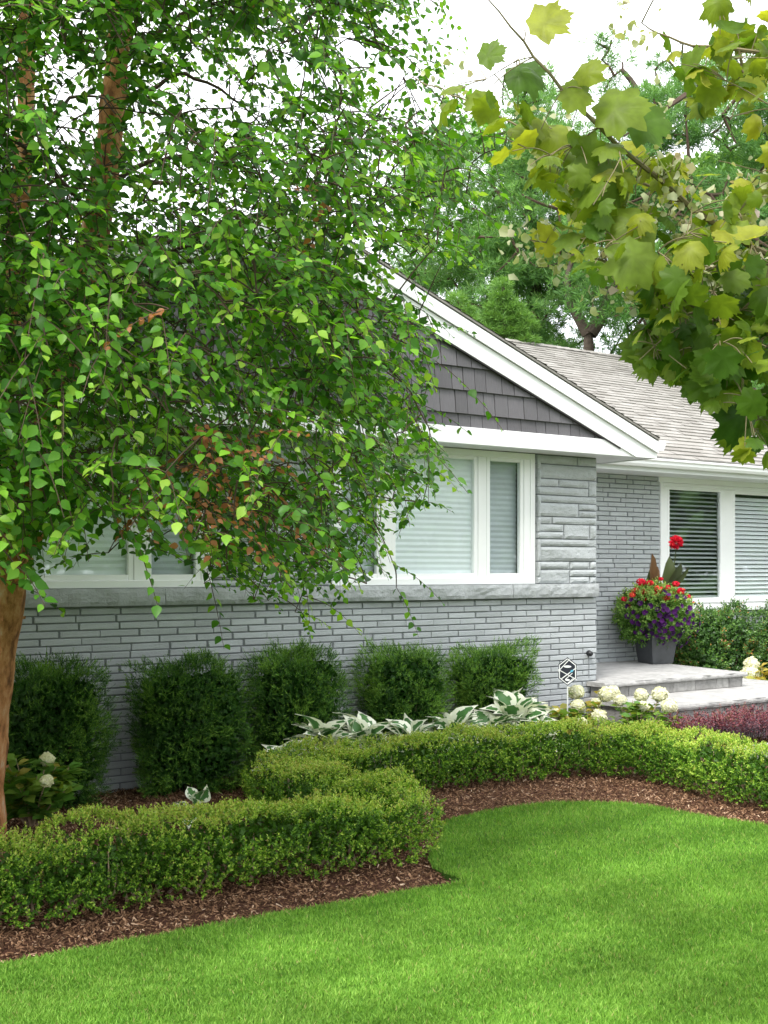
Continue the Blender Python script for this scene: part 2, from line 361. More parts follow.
# a few stray chips lie on the grass edge
cx, cy = cx[k], cy[k]; n = len(cx)
tv = [(-.5, -.14, 0), (.5, -.10, .06), (.42, .16, 0), (-.46, .10, .05), (-.5, -.14, -.1), (.5, -.10, -.06), (.42, .16, -.1), (-.46, .10, -.07)]
tf = [(0, 1, 2, 3), (0, 4, 5, 1), (2, 6, 7, 3)]
cp = np.stack([cx, cy, np.zeros(n)], 1)
cp[:, 2] = 0.008 * noise3(cp, 3, 2.5) + rng.uniform(0.0, 0.022, n)
D = rng.normal(size=(n, 3)) * (1, 1, 0.25); Nn = rng.normal(size=(n, 3)) * 0.45 + (0, 0, 1)
c = MB(); tn = np.clip(rng.beta(1.3, 2.0, n), 0, 1)
c.scatter(tv, tf, cp, D, Nn, rng.uniform(0.008, 0.024, n) * (1 + 1.2 * rng.random(n) ** 8), tn)
tag(c.build('bark_mulch', M['chip']), 'reddish brown shredded bark mulch covering the planting beds', 'mulch', kind='stuff')
# grass blades, a denser sward near the camera
def blades(N, zlo, zhi, hs):
    Zs = rng.uniform(zlo, zhi, N); X = rng.uniform(-0.40, 0.40, N) * Zs * 1.0 + 0
    k = inpoly(X, Zs, LAWN); X, Zs = X[k], Zs[k]; n = len(X)
    return X, Zs
GX, GY = [], []
for (lo, hi, cnt) in ((4.1, 5.2, 215000), (5.2, 6.6, 205000), (6.6, 8.8, 190000)):
    x_, y_ = blades(cnt, lo, hi, 1); GX.append(x_); GY.append(y_)
ex, ey = rng.uniform(-3, 5, 60000), rng.uniform(2.5, 8.5, 60000); k = inpoly(ex, ey, LAWN) & ((np.abs(ex) > 0.39 * ey)); GX.append(ex[k]); GY.append(ey[k])
# overhanging fringe along the cut edge
seg = np.linalg.norm(np.diff(EDs, axis=0), axis=1); cum = np.r_[0, np.cumsum(seg)]; tt = rng.uniform(0.0, cum[-1] * .8, 9000)
GX.append(np.interp(tt, cum, EDs[:, 0]) + rng.normal(0, .012, 9000)); GY.append(np.interp(tt, cum, EDs[:, 1]) + rng.normal(0, .012, 9000))
X = np.concatenate(GX); Y = np.concatenate(GY); n = len(X)
base = np.stack([X, Y, np.full(n, 0.03)], 1)
patch = noise3(base, 5, 1.6); fine = noise3(base, 6, 14.0, 2)
# mower passes run across the lawn toward the lower left: blades lean one way, then the other
along = np.array([0.80, 0.60]); s_ = (base[:, :2] @ np.array([-0.60, 0.80])) ; lane = np.sin(s_ * 2 * PI / 0.62 + 0.6)
lean = np.stack([along[0] * np.tanh(lane * 2), along[1] * np.tanh(lane * 2), np.zeros(n)], 1) * 0.07
h = rng.uniform(0.018, 0.042, n) * (1 + 0.12 * fine) * (1 + 0.08 * patch)
dr = rng.normal(size=(n, 3)) * (0.42, 0.42, 0) + (0, 0, 1) + lean
dr = norm(dr); sd = norm(np.cross(dr, rng.normal(size=(n, 3)))); w = rng.uniform(0.0012, 0.0026, n)[:, None]
bend = rng.normal(size=(n, 3)) * (0.30, 0.30, 0) + lean * 0.6
m1 = base + dr * (h * 0.55)[:, None]; tip = base + dr * h[:, None] + bend * (h * 0.45)[:, None] - np.array([0, 0, 1]) * (h * 0.06)[:, None]
V = np.stack([base - sd * w, base + sd * w, m1 + sd * w * .8, m1 - sd * w * .8, tip], 1).reshape(-1, 3)
i0 = np.arange(n) * 5; tn = np.clip(0.47 + 0.03 * patch + 0.07 * fine + 0.05 * lane + rng.normal(0, 0.20, n), 0, 0.92); tn[rng.random(n) < 0.02] = 1.0
gm = MB(); gm.v.append(V); gm.n = len(V)
gm.f = {4: [np.stack([i0, i0 + 1, i0 + 2, i0 + 3], 1)], 3: [np.stack([i0 + 3, i0 + 2, i0 + 4], 1)]}
gm.t = {4: [tn], 3: [tn]}; gm.m = {4: [np.zeros(n, int)], 3: [np.zeros(n, int)]}
tag(gm.build('lawn_grass', M['grass']), 'bright green mown lawn grass in the foreground', 'grass', kind='stuff')

# ------------------------------------------------------------------ the house
H = empty('house', (C0[0], C0[1], 0), ANG)
tag(H, 'grey painted brick bungalow with shake gable and white trim', 'house')
VB = 1.38                                   # how far the porch facade stands back
SILL0, SILL1 = 1.437, 1.571
BAND0, BAND1 = 2.86, 3.015
GU = -3.853; PITCH = 0.375; EZ = 3.074; EU = 0.480; APEX = EZ + PITCH * (EU - GU); LU = GU - (EU - GU)
UL = LU + 0.543                              # left end of the front wall
# backing walls (mortar)
w1 = lambda x: UZ(x, 568, 0)[0]
R_L, R_R = w1(331), w1(534.8)               # the right window group
L_R = w1(212); L_L = w1(342) + w1(196) - w1(520.5) - .12
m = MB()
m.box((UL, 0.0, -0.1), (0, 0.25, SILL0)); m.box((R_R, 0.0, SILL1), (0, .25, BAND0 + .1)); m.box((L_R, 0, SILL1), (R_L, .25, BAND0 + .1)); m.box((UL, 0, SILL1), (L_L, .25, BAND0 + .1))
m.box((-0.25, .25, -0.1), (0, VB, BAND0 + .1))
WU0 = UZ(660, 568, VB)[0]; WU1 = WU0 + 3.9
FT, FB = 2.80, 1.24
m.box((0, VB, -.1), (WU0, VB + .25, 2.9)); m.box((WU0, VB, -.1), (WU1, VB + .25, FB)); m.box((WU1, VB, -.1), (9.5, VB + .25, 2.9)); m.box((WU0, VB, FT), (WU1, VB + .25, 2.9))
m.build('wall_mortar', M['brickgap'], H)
def bricks(mb, u0, u1, z0, nrows, v, L, hgt, axis='u', offs=(0.0, 0.42), clip=None):
    for r in range(nrows):
        u = u1 + L * 1.0 * (offs[r % 2] + random.uniform(-.06, .06))
        while u > u0 - L:
            a = max(u - L, u0); b = min(u, u1); g_ = 0.0065
            z = z0 - (r + 1) * hgt
            if b - a > 0.04 and not (clip and clip((a + b) / 2, z + hgt / 2)):
                pr = random.uniform(0.013, 0.018)
                if axis == 'u': mb.bbox((a + g_, v - pr, z + .0045), (b - g_, v + .01, z + hgt - .0060), 0.004, random.random(), 0.0008)
                else: mb.bbox((v - .01, a + g_, z + .0035), (v + pr, b - g_, z + hgt - .0055), 0.004, random.random(), 0.0008)
            u -= L * random.uniform(.97, 1.03) if random.random() > .04 else L * 0.75
m = MB(); bricks(m, UL, 0, SILL0 - .012, 27, 0.0, 0.325, P); bricks(m, 0.012, VB, SILL0 - .012, 27, 0.0, 0.325, P, axis='y'); bricks(m, 0.012, VB, BAND0 + .02, 25, 0.0, 0.325, P, axis='y')
m.build('brick_wall', M['brick'], H)
m = MB(); bricks(m, 0.02, WU0 - .01, 2.87, 50, VB, 0.305, P); bricks(m, WU0 - .01, 9.5, FB - .02, 22, VB, 0.305, P); bricks(m, WU1 + .02, 9.5, 2.87, 50, VB, 0.305, P)
m.build('porch_brick_wall', M['brick'], H)
# ashlar stone piers
def zr(y, x=565): return UZ(x, y, 0)[1]
sx = lambda X: w1(384 + X / 2)
rowsR = [(265, 283, [(303, 385), (385, 425)]), (283, 312, [(303, 425)]), (312, 328, [(303, 348), (348, 408)]), (328, 345, [(303, 408)]), (312, 345, [(408, 425)]),
         (345, 360, [(303, 425)]), (360, 388, [(303, 388)]), (360, 374, [(388, 425)]), (374, 388, [(388, 425)]), (388, 403, [(303, 335), (335, 425)]),
         (403, 418, [(303, 358)]), (418, 433, [(303, 358)]), (403, 433, [(358, 410), (410, 425)]), (433, 448, [(303, 425)]), (448, 478, [(303, 425)]),
         (478, 494, [(303, 370), (370, 410), (410, 425)]), (494, 523, [(303, 370)]), (494, 509, [(370, 425)]), (509, 523, [(370, 410), (410, 425)])]
zt, zb = BAND0 - 0.002, SILL1 + 0.002
def yz(y): return zt + (zb - zt) * (y - 265) / (523 - 265)
def stone_block(mb, u0, u1, z0, z1, v=0.0):
    # rock face: a grid bulging from the joints
    nu = max(3, int((u1 - u0) / .035)); nz = max(3, int((z1 - z0) / .025)); g_ = .006
    U = np.linspace(u0 + g_, u1 - g_, nu + 1); Z = np.linspace(z0 + g_, z1 - g_, nz + 1)
    A, B = np.meshgrid(U, Z, indexing='ij'); q = np.stack([A.ravel(), np.zeros(A.size), B.ravel()], 1)
    eu = np.minimum(A - u0, u1 - A); ez = np.minimum(B - z0, z1 - B); e = np.clip(np.minimum(eu, ez) / .02, 0, 1)
    q[:, 1] = v - .006 - (e.ravel()) * (.018 + .011 * noise3(q + random.random() * 9, 9, 9.0))
    q[:, 0] += rng.normal(0, .0012, len(q)); q[:, 2] += rng.normal(0, .0012, len(q))
    i_, j_ = np.meshgrid(np.arange(nu), np.arange(nz), indexing='ij'); a = (i_ * (nz + 1) + j_).ravel()
    mb.add(q, np.stack([a, a + nz + 1, a + nz + 2, a + 1], 1), random.random())
    mb.box((u0 + g_, v - .007, z0 + g_), (u1 - g_, v + .01, z1 - g_), .3)
m = MB()
for y0, y1, xs in rowsR:
    for a, b in xs: stone_block(m, sx(a) if a > 303 else R_R + .002, min(sx(b), -.001) if b < 425 else .0, yz(y1), yz(y0))
for k_, (y0, y1) in enumerate([(265, 295), (295, 330), (330, 345), (345, 390), (390, 420), (420, 433), (433, 478), (478, 509), (509, 523)]):
    stone_block(m, R_R + .003, R_R + .055, yz(y1), yz(y0), -.022)
m.build('stone_pier', M['stone'], H)
def random_ashlar(mb, u0, u1):
    z = zb
    while z < zt - .02:
        hh = min(random.choice([.06, .06, .07, .12, .125]), zt - z)
        if zt - z - hh < .04: hh = zt - z
        u = u0
        while u < u1 - .01:
            L = random.uniform(.18, .62)
            if u1 - u - L < .12: L = u1 - u
            if hh > .11 and random.random() < .35:
                stone_block(mb, u, u + L, z, z + hh / 2); stone_block(mb, u, u + L, z + hh / 2, z + hh)
            else: stone_block(mb, u, u + L, z, z + hh)
            u += L
        z += hh
m = MB(); random_ashlar(m, L_R, R_L); m.build('stone_pier', M['stone'], H)
m = MB(); random_ashlar(m, UL, L_L); m.build('stone_pier', M['stone'], H)
# rock-faced sill, in lengths
def rough_bar(mb, u0, u1, v0, v1, z0, z1, amp=.010, du=.03, nz=5):
    """stone bar with a broken front and slightly wavy edges; v0 is the front"""
    nu = max(4, int((u1 - u0) / du)); U = np.linspace(u0, u1, nu + 1); ring = []
    prof = [(v1, z0)] + [(v0, z0 + (z1 - z0) * t) for t in np.linspace(0, 1, nz)] + [(v1, z1)]
    for i, u in enumerate(U):
        for j, (v, z) in enumerate(prof): ring.append((u, v, z))
    q = np.array(ring); fr = np.abs(q[:, 1] - v0) < 1e-6; nn = noise3(q, int(u0 * 97) % 91, 9.0)
    q[fr, 1] += nn[fr] * amp; edge = fr & ((np.abs(q[:, 2] - z0) < 1e-6) | (np.abs(q[:, 2] - z1) < 1e-6)); q[edge, 1] += amp * .9
    kf = len(prof); F_ = []
    for i in range(nu):
        for j in range(kf):
            a = i * kf + j; b = i * kf + (j + 1) % kf; F_.append((a, a + kf, b + kf, b))
    n0 = mb.n; mb.add(q, F_, random.random()); mb.n = n0; vv = mb.v.pop()
    # end caps as fans
    cap = []
    for i in (0, nu):
        for j in range(1, kf - 1): cap.append((i * kf, i * kf + j, i * kf + j + 1))
    mb.add(vv, cap, .5)
m = MB(); u = -.03
while u > UL:
    L = random.uniform(1.05, 1.35) if u < 0 else -w1(499)
    rough_bar(m, max(u - L, UL) + .002, u - .002, -.075, .02, SILL0, SILL1); u -= L
m.build('stone_sill', M['sill'], H)
# windows
def frame_rect(mb, u0, u1, z0, z1, wd_, v0, v1):
    mb.bbox((u0, v0, z0), (u0 + wd_, v1, z1), .004); mb.bbox((u1 - wd_, v0, z0), (u1, v1, z1), .004)
    mb.bbox((u0 + wd_, v0, z0), (u1 - wd_, v1, z0 + wd_), .004); mb.bbox((u0 + wd_, v0, z1 - wd_), (u1 - wd_, v1, z1), .004)
def pane_unit(win, u0, u1, z0, z1, v, inner, mat_shade, depth, slats=None):
    """glass between sash bars, something behind it"""
    fw = .045
    s_ = MB(); frame_rect(s_, u0 - fw, u1 + fw, z0 - fw, z1 + fw, fw, v, v + .05); fr = s_.build('sash', M['vinyl'], win)
    s_ = MB(); s_.box((u0, v + .022, z0), (u1, v + .026, z1)); s_.build('glass', M['glass'], win)
    if slats:
        s_ = MB(); z = z0 + .02
        pitch, width, tilt = slats
        while z < z1 - .01:
            c_, sn = math.cos(tilt) * width / 2, math.sin(tilt) * width / 2; vc = v + depth
            q = [(u0 - .02, vc - c_, z - sn), (u1 + .02, vc - c_, z - sn), (u1 + .02, vc, z + .003), (u0 - .02, vc, z + .003), (u1 + .02, vc + c_, z + sn), (u0 - .02, vc + c_, z + sn)]
            q2 = [(a, b, c - .002) for a, b, c in q]
            s_.add(q + q2, [(0, 1, 2, 3), (3, 2, 4, 5), (7, 6, 9, 8), (8, 9, 11, 10), (0, 6, 7, 1), (5, 4, 10, 11)], .5); z += pitch
        s_.build('blind', M['slat'] if depth < .06 else M['greyslat'], win)
    if mat_shade:
        s_ = MB()       # honeycomb shade: shallow horizontal pleats
        z = z0 - .02; ph = .052; k_ = 0; vv = v + depth
        while z < z1 + .02:
            s_.add([(u0 - .03, vv, z), (u1 + .03, vv, z), (u1 + .03, vv - .007, z + ph / 2), (u0 - .03, vv - .007, z + ph / 2), (u1 + .03, vv, z + ph), (u0 - .03, vv, z + ph)],
                   [(0, 1, 2, 3), (3, 2, 4, 5)], .5); z += ph
        s_.build('shade', mat_shade, win)
def room(win, u0, u1, z0, z1, v):
    s_ = MB(); d0 = v + .7; e = .05
    a = [(u0 - e, v + .06, z0 - e), (u1 + e, v + .06, z0 - e), (u1 + e, v + .06, z1 + e), (u0 - e, v + .06, z1 + e), (u0 - e, d0, z0 - e), (u1 + e, d0, z0 - e), (u1 + e, d0, z1 + e), (u0 - e, d0, z1 + e)]
    s_.add(a, [(4, 5, 6, 7), (0, 1, 5, 4), (1, 2, 6, 5), (2, 3, 7, 6), (3, 0, 4, 7)]); s_.build('room', M['interior'], win)
def part_empty(name, parent):
    o = bpy.data.objects.new(name, None); col.objects.link(o); o.parent = parent; return o
ZB, ZT = 1.678, 2.765
def front_window(panes, a, b, label=None):
    win = part_empty('window', H)
    if label: win['label'] = label
    s_ = MB(); frame_rect(s_, a, b, SILL1 + .002, BAND0 - .001, .062, -.012, .1)
    s_.bbox((a + .05, -.02, SILL1 + .003), (b - .05, .04, ZB - .046), .004)
    for (p0, p1) in zip(panes[:-1], panes[1:]):
        mid = (p0[1] + p1[0]) / 2; s_.bbox((p0[1] + .046, .006, SILL1 + .063), (p1[0] - .046, .08, BAND0 - .063), .003)
    s_.bbox((a + .05, .0, ZT + .046), (b - .05, .08, BAND0 - .052), .003)
    s_.bbox((panes[-1][1] + .046, -.002, SILL1 + .065), (b - .061, .08, BAND0 - .062), .003); s_.bbox((a + .061, -.002, SILL1 + .065), (panes[0][0] - .046, .08, BAND0 - .062), .003)
    s_.build('frame', M['vinyl'], win); room(win, panes[0][0], panes[-1][1], ZB, ZT, .04)
    for i, (p0, p1) in enumerate(panes):
        wide = (i == 1)
        pane_unit(win, p0, p1, ZB, ZT, .012 if wide else .004, None, M['shade'] if wide else M['greyshade'], .055 if wide else .10)
pr = [(w1(342), w1(377.3)), (w1(396.5), w1(475)), (w1(490.5), w1(520.5))]
front_window(pr, R_L + .004, R_R - .002)
sh = w1(196) - pr[2][1]
ng = w1(126) - (pr[1][1] + sh)
pl = [(a + sh, b + sh) for a, b in pr]
front_window(pl, L_L + .004, L_R - .006)
# porch window: casement with open blinds, then a big pane with closed blinds, then a third
win = part_empty('window', H)
g1 = (UZ(668.5, 568, VB)[0], UZ(719.3, 568, VB)[0]); g2 = (UZ(734, 568, VB)[0], UZ(734, 568, VB)[0] + 1.75); g3 = (g2[1] + .28, g2[1] + .28 + g1[1] - g1[0])
s_ = MB(); frame_rect(s_, WU0 - .02, WU1, FB, FT, .05, VB - .03, VB + .1)
zt1, zb1 = UZ(694, 491, VB)[1], UZ(694, 597.8, VB)[1]
s_.bbox((WU0 + .03, VB - .03, FB + .02), (WU1 - .05, VB + .06, zb1 - .046), .004); s_.bbox((WU0 + .03, VB - .028, zt1 + .046), (WU1 - .05, VB + .08, FT - .052), .003)
s_.bbox((WU0 - .03, VB - .055, FB - .07), (WU1, VB + .02, FB - .002), .006)
s_.bbox((WU0 - .05, VB - .035, FT + .002), (WU1, VB + .01, 2.885), .004)
for a, b in ((g1[1], g2[0]), (g2[1], g3[0])): s_.bbox((a + .046, VB - .018, FB + .053), (b - .046, VB + .08, FT - .053), .003)
s_.bbox((WU0 + .031, VB - .02, FB + .053), (g1[0] - .046, VB + .08, FT - .053), .003)
s_.bbox((g3[1] + .046, VB - .02, FB + .05), (WU1 - .05, VB + .08, FT - .05), .003)
s_.build('frame', M['vinyl'], win)
room(win, g1[0], g3[1], zb1, zt1, VB + .02)
pane_unit(win, *g1, zb1, zt1, VB - .02, None, None, .07, (.0555, .052, math.radians(28)))
pane_unit(win, *g2, zb1, zt1 - .012, VB - .02, None, None, .042, (.0555, .058, math.radians(52)))
pane_unit(win, *g3, zb1, zt1, VB - .02, None, None, .07, (.0555, .052, math.radians(28)))

# trim band, soffits, fascias
VF = -0.35
m = MB(); m.bbox((LU + .3, VF, BAND0), (EU + .035, VF + .022, BAND1), .004); m.build('frieze_board', M['white'], H)
m = MB(); m.box((LU + .3, VF + .023, BAND0 + .006), (0.0, -.0, BAND0 + .018)); m.box((0.0, VF + .023, BAND0 + .008), (EU, VB + .2, BAND0 + .02)); m.build('soffit', M['soffit'], H)
zf = lambda u, off=0.0: EZ + PITCH * ((EU - u) if u > GU else (u - LU)) + off
m = MB()
for s_, e_ in ((EU + .03, GU), (LU - .03, GU)):
    sg = 1 if s_ > e_ else -1
    def rk(v0, v1, o0, o1):
        a = EZ + PITCH * (-(.03)); b = APEX
        m.add([(s_, v0, a + o0), (e_, v0, b + o0), (e_, v1, b + o0), (s_, v1, a + o0), (s_, v0, a + o1), (e_, v0, b + o1), (e_, v1, b + o1), (s_, v1, a + o1)],
              [(0, 3, 2, 1), (4, 5, 6, 7), (0, 1, 5, 4), (1, 2, 6, 5), (2, 3, 7, 6), (3, 0, 4, 7)])
    rk(-.392, -.372, -.15, -.032); 
    ub = s_ - sg * (.03 + (.318 - (EZ - BAND0)) / PITCH); pl_ = [(s_, BAND0 + .001), (s_, EZ - .158), (GU, APEX - .158), (GU, APEX - .318), (ub, BAND0 + .001)]
    m.add([(a_, vv, z_) for vv in (-.366, -.352) for a_, z_ in pl_], [(0, 1, 2, 3, 4)]); m.add([(a_, -.366 + .014 * k2, z_) for k2 in (0, 1) for a_, z_ in pl_], [(k2, (k2 + 1) % 5, 5 + (k2 + 1) % 5, 5 + k2) for k2 in range(5)])
    rk(-.355, -.30, -.158, -.152)
m.build('rake_board', M['white'], H)
# side-eave fascia and its gutter end
m = MB(); m.bbox((EU + .002, -.37, BAND0 - .002), (EU + .022, .80, EZ - .02), .003); m.build('side_fascia', M['white'], H)
m = MB()
prof = [(0, .0), (.075, .0), (.095, .03), (.095, .055), (.115, .075), (.115, .10), (.105, .10), (.105, .08), (.085, .06), (.085, .035), (.07, .012), (.01, .012), (.01, .10), (0, .10)]
def gutter(mb, prof, p0, p1, out, flip=1):
    p0 = np.array(p0, float); p1 = np.array(p1, float); out = np.array(out, float); k_ = len(prof)
    q = [p + out * a + np.array([0, 0, b]) for p in (p0, p1) for a, b in prof]
    mb.add(q, [(i, (i + 1) % k_, k_ + (i + 1) % k_, k_ + i) for i in range(k_)])
    mid = [(a, b) for a, b in ((0, 0), (.075, 0), (.095, .03), (.115, .075), (.115, .1), (0, .1))]
    for p, sg in ((p0, -1), (p1, 1)):
        d_ = norm((p1 - p0)[None])[0] * .002 * sg; qq = [p + d_ + out * a + np.array([0, 0, b]) for a, b in mid]
        mb.add(qq, [(0, 1, 2, 3), (0, 3, 4, 5)])
gutter(m, prof, (EU + .024, -.39, EZ - .135), (EU + .024, .78, EZ - .135), (1, 0, 0)); m.build('gutter', M['vinyl'], H)
EV = .85
m = MB(); gutter(m, prof, (EU + .15, EV - .002, 2.915), (10.0, EV - .002, 2.915), (0, -1, 0)); m.build('gutter', M['vinyl'], H)
m = MB(); m.bbox((EU + .03, EV, 2.862), (10.0, EV + .022, 3.02), .003); m.box((EU + .03, EV + .02, 2.868), (10.0, VB + .02, 2.88)); m.build('eave_soffit', M['soffit'], H)
# gable shakes
m = MB(); z = BAND1 - .09; row = .213; r = 0
gpoly = [(EU - .05, z), (LU + .05, z), (GU, APEX - .17)]
m.add([(EU - .05, -.29, z), (LU + .05, -.29, z), (GU, -.29, APEX - .16)], [(0, 1, 2)], .0)
while z < APEX - .36:
    u = LU
    while u < EU:
        w_ = random.uniform(.115, .205)
        a, b = u + .004, u + w_ - .004; z1 = z + row + .012
        lim = lambda uu: (zf(uu) - .25)
        ta, tb = min(z1, lim(a)), min(z1, lim(b))
        if max(ta, tb) > z + .01:
            ta, tb = max(ta, z + .001), max(tb, z + .001); vb = -.338 - random.uniform(0, .004)
            q = [(a, vb, z), (b, vb, z), (b, vb + .022 * (tb - z) / row, tb), (a, vb + .022 * (ta - z) / row, ta), (a, -.29, z), (b, -.29, z), (b, -.29, tb), (a, -.29, ta)]
            m.add(q, [(0, 1, 2, 3), (4, 7, 6, 5), (0, 4, 5, 1), (1, 5, 6, 2), (0, 3, 7, 4)], random.random())
        u += w_
    z += row; r += 1
m.build('gable_shakes', M['shake'], H)
m = MB()
for sg in (1, -1):
    e_ = EU - .5 if sg > 0 else LU + .5; q = []
    for vv in (-.362, -.34):
        for uu, zz in ((e_, zf(e_)), (GU, APEX)): q += [(uu, vv, zz - .332), (uu, vv, zz - .319)]
    m.add(q, [(0, 2, 3, 1), (0, 4, 6, 2), (1, 3, 7, 5)])
m.build('gable_shadow_line', M['rakeshade'], H)  # dark strip drawn as the shadow line under the rake boards
# roofs
RV = 5.5; RP = (5.354 - 3.04) / (RV - EV); RZ = 5.354
def roof(mb, origin, along_, up_, L, S, th=.012, shape=None):
    """courses of shingle tabs on a slope; origin = eave corner"""
    o_ = np.array(origin, float); al = np.array(along_, float); up = norm(np.array([up_], float))[0]; n_ = np.cross(al, up); n_ = n_ if n_[2] > 0 else -n_
    c_ = 0; ex = .14; T = []
    s = 0.0
    while s < S:
        t = -random.uniform(0, .3)
        while t < L:
            w_ = random.uniform(.14, .33); a = max(t, 0) ; b = min(t + w_, L)
            if b > a:
                lift = .010 + random.choice([0, .006])
                s1 = min(s + ex + .01, S)
                if shape is None or shape((a + b) / 2, s):
                    q = [o_ + al * a + up * s + n_ * lift, o_ + al * b + up * s + n_ * lift, o_ + al * b + up * s1 + n_ * .001, o_ + al * a + up * s1 + n_ * .001,
                         o_ + al * a + up * s - n_ * .004, o_ + al * b + up * s - n_ * .004]
                    mb.add(q, [(0, 1, 2, 3), (0, 4, 5, 1)], float(np.clip(random.gauss(.5, .24), 0, 1)))
            t += w_
        s += ex
m = MB()
S = math.hypot(RV - EV, RZ - 3.04)
# main roof, front slope (cut away where the gable roof joins), ridge along the house
def cut(t, s_):
    u = LU + t; v = EV + s_ * (RV - EV) / S; z = 3.04 + (v - EV) * RP
    return z > zf(u) - .02 if LU < u < EU else True
roof(m, (LU, EV, 3.04), (1, 0, 0), (0, RV - EV, RZ - 3.04), 10 - LU, S, shape=cut)
m.add([(LU, EV, 3.03), (10, EV, 3.03), (10, RV, RZ - .01), (LU, RV, RZ - .01)], [(0, 1, 2, 3)])
m.add([(LU, 2 * RV - EV, 3.03), (10, 2 * RV - EV, 3.03), (10, RV, RZ - .012), (LU, RV, RZ - .012)], [(3, 2, 1, 0)])
# gable roof, both slopes, over a thin deck
for sg in (1, -1):
    e_ = EU + .03 if sg > 0 else LU - .03; eb = EZ - .011
    vj = EV + (APEX - 3.04) / RP
    m.add([(e_, -.40, eb - .02), (GU, -.40, APEX - .02), (GU, -.40, APEX), (e_, -.40, eb), (e_, EV - .02, eb - .02), (GU, vj, APEX - .02), (GU, vj, APEX), (e_, EV - .02, eb)],
          [(0, 1, 2, 3), (3, 2, 6, 7), (0, 4, 5, 1)], .2)
    Ls = math.hypot(e_ - GU, APEX - eb)
    roof(m, (e_, -.405, eb), (0, 1, 0), (GU - e_, 0, APEX - eb), vj + .4, Ls, shape=lambda t, s_: (-.4 + t) < EV + s_ / Ls * (vj - EV) + .1)
# ridge caps
u = LU
while u < 10:
    m.add([(u, RV - .13, RZ - .045), (u + .2, RV - .13, RZ - .035), (u + .2, RV, RZ + .028), (u, RV, RZ + .018), (u, RV + .13, RZ - .045), (u + .2, RV + .13, RZ - .035)], [(0, 1, 2, 3), (3, 2, 5, 4)], random.random()); u += .19
m.build('roof', M['shingle'], H)
# side and back walls so the body is closed
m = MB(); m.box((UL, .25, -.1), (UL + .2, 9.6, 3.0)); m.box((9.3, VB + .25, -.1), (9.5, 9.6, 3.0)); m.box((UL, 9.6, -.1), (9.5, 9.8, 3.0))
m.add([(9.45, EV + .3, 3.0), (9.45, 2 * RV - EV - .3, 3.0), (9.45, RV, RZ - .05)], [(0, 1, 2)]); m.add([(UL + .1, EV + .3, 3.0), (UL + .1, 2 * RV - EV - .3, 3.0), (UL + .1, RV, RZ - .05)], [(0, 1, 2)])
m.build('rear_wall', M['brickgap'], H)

# ------------------------------------------------------------------ porch steps and path
S_ = empty('porch_steps', (C0[0], C0[1], 0), ANG); tag(S_, 'two pale limestone porch steps rising to the recessed entrance', 'steps')
def slab(name, u0, u1, v0, v1, z0, z1, parent, m_=M['slab'], rise=0.0):
    mb = MB(); nu = int((u1 - u0) / .05); nv_ = int((v1 - v0) / .05)
    U = np.linspace(u0, u1, nu + 1); Vv = np.linspace(v0, v1, nv_ + 1)
    A, B = np.meshgrid(U, Vv, indexing='ij'); q = np.stack([A.ravel(), B.ravel(), np.full(A.size, z1)], 1)
    e = (np.isclose(A, u0) | np.isclose(A, u1) | np.isclose(B, v0) | np.isclose(B, v1)).ravel()
    q[:, 2] += .0015 * noise3(q, 2, 3.0); q[e, 2] -= .007
    q[e, 0] += rng.normal(0, .0035, e.sum()); q[e, 1] += rng.normal(0, .0035, e.sum())
    i_, j_ = np.meshgrid(np.arange(nu), np.arange(nv_), indexing='ij'); a = (i_ * (nv_ + 1) + j_).ravel()
    mb.add(q, np.stack([a, a + nv_ + 1, a + nv_ + 2, a + 1], 1))
    q = mb.v[-1]; q[:, 2] += rise * (q[:, 1] - v0)
    rough_bar(mb, u0 + .001, u1 - .001, v0 - .004, v0 + .05, z0, z1 - .003, .009, .03, 4)
    q = [(u0 - .004, v0, z0), (u0 - .004, v1, z0), (u0 - .004, v1, z1 - .006), (u0 - .004, v0, z1 - .006)]; mb.add(q, [(3, 2, 1, 0)])
    q = [(u1 + .004, v0, z0), (u1 + .004, v1, z0), (u1 + .004, v1, z1 - .006 + rise * (v1 - v0)), (u1 + .004, v0, z1 - .006)]; mb.add(q, [(0, 1, 2, 3)])
    mb.add([(u0, v0, z0), (u1, v0, z0), (u1, v1, z0), (u0, v1, z0)], [(3, 2, 1, 0)])
    return mb.build(name, m_, parent)
ZL = .575; ZS = .41
slab('landing', -.16, 2.08, -.28, -.03, ZL - .05, ZL, S_); slab('landing', .018, 2.08, -.026, VB - .02, ZL - .05, ZL, S_, rise=.022)
slab('tread', -.2, 2.88, -1.05, -.03, ZS - .055, ZS, S_); slab('tread', 2.02, 2.88, -.026, VB - .3, ZS - .055, ZS, S_)
def riser(u0, u1, v, z0, z1, depth=.2, ret=None):
    mb = MB(); u = u0; k_ = 0
    while u < u1 - .01:
        L = random.uniform(.16, .42)
        if u1 - u - L < .14: L = u1 - u
        mb.bbox((u + .002, v, z0), (u + L - .002, v + depth, z1), .006, random.random(), .001); u += L
    if ret:
        vv = v + depth
        while vv < ret:
            L = min(random.uniform(.2, .4), ret - vv); mb.bbox((u1 - depth, vv + .002, z0), (u1, vv + L - .002, z1), .006, random.random(), .001)
            mb.bbox((u0, vv + .002, z0), (u0 + depth, min(vv + L, -.03 if u0 < 0 else 9) - .002, z1), .006, random.random(), .001) if vv + .02 < -.03 else None
            vv += L
    return mb.build('riser', M['riser'], S_)
riser(-.13, 2.04, -.25, ZS + .001, ZL - .051, .2, VB - .05); riser(-.17, 2.85, -1.02, -.02, ZS - .056, .2, VB - .35)
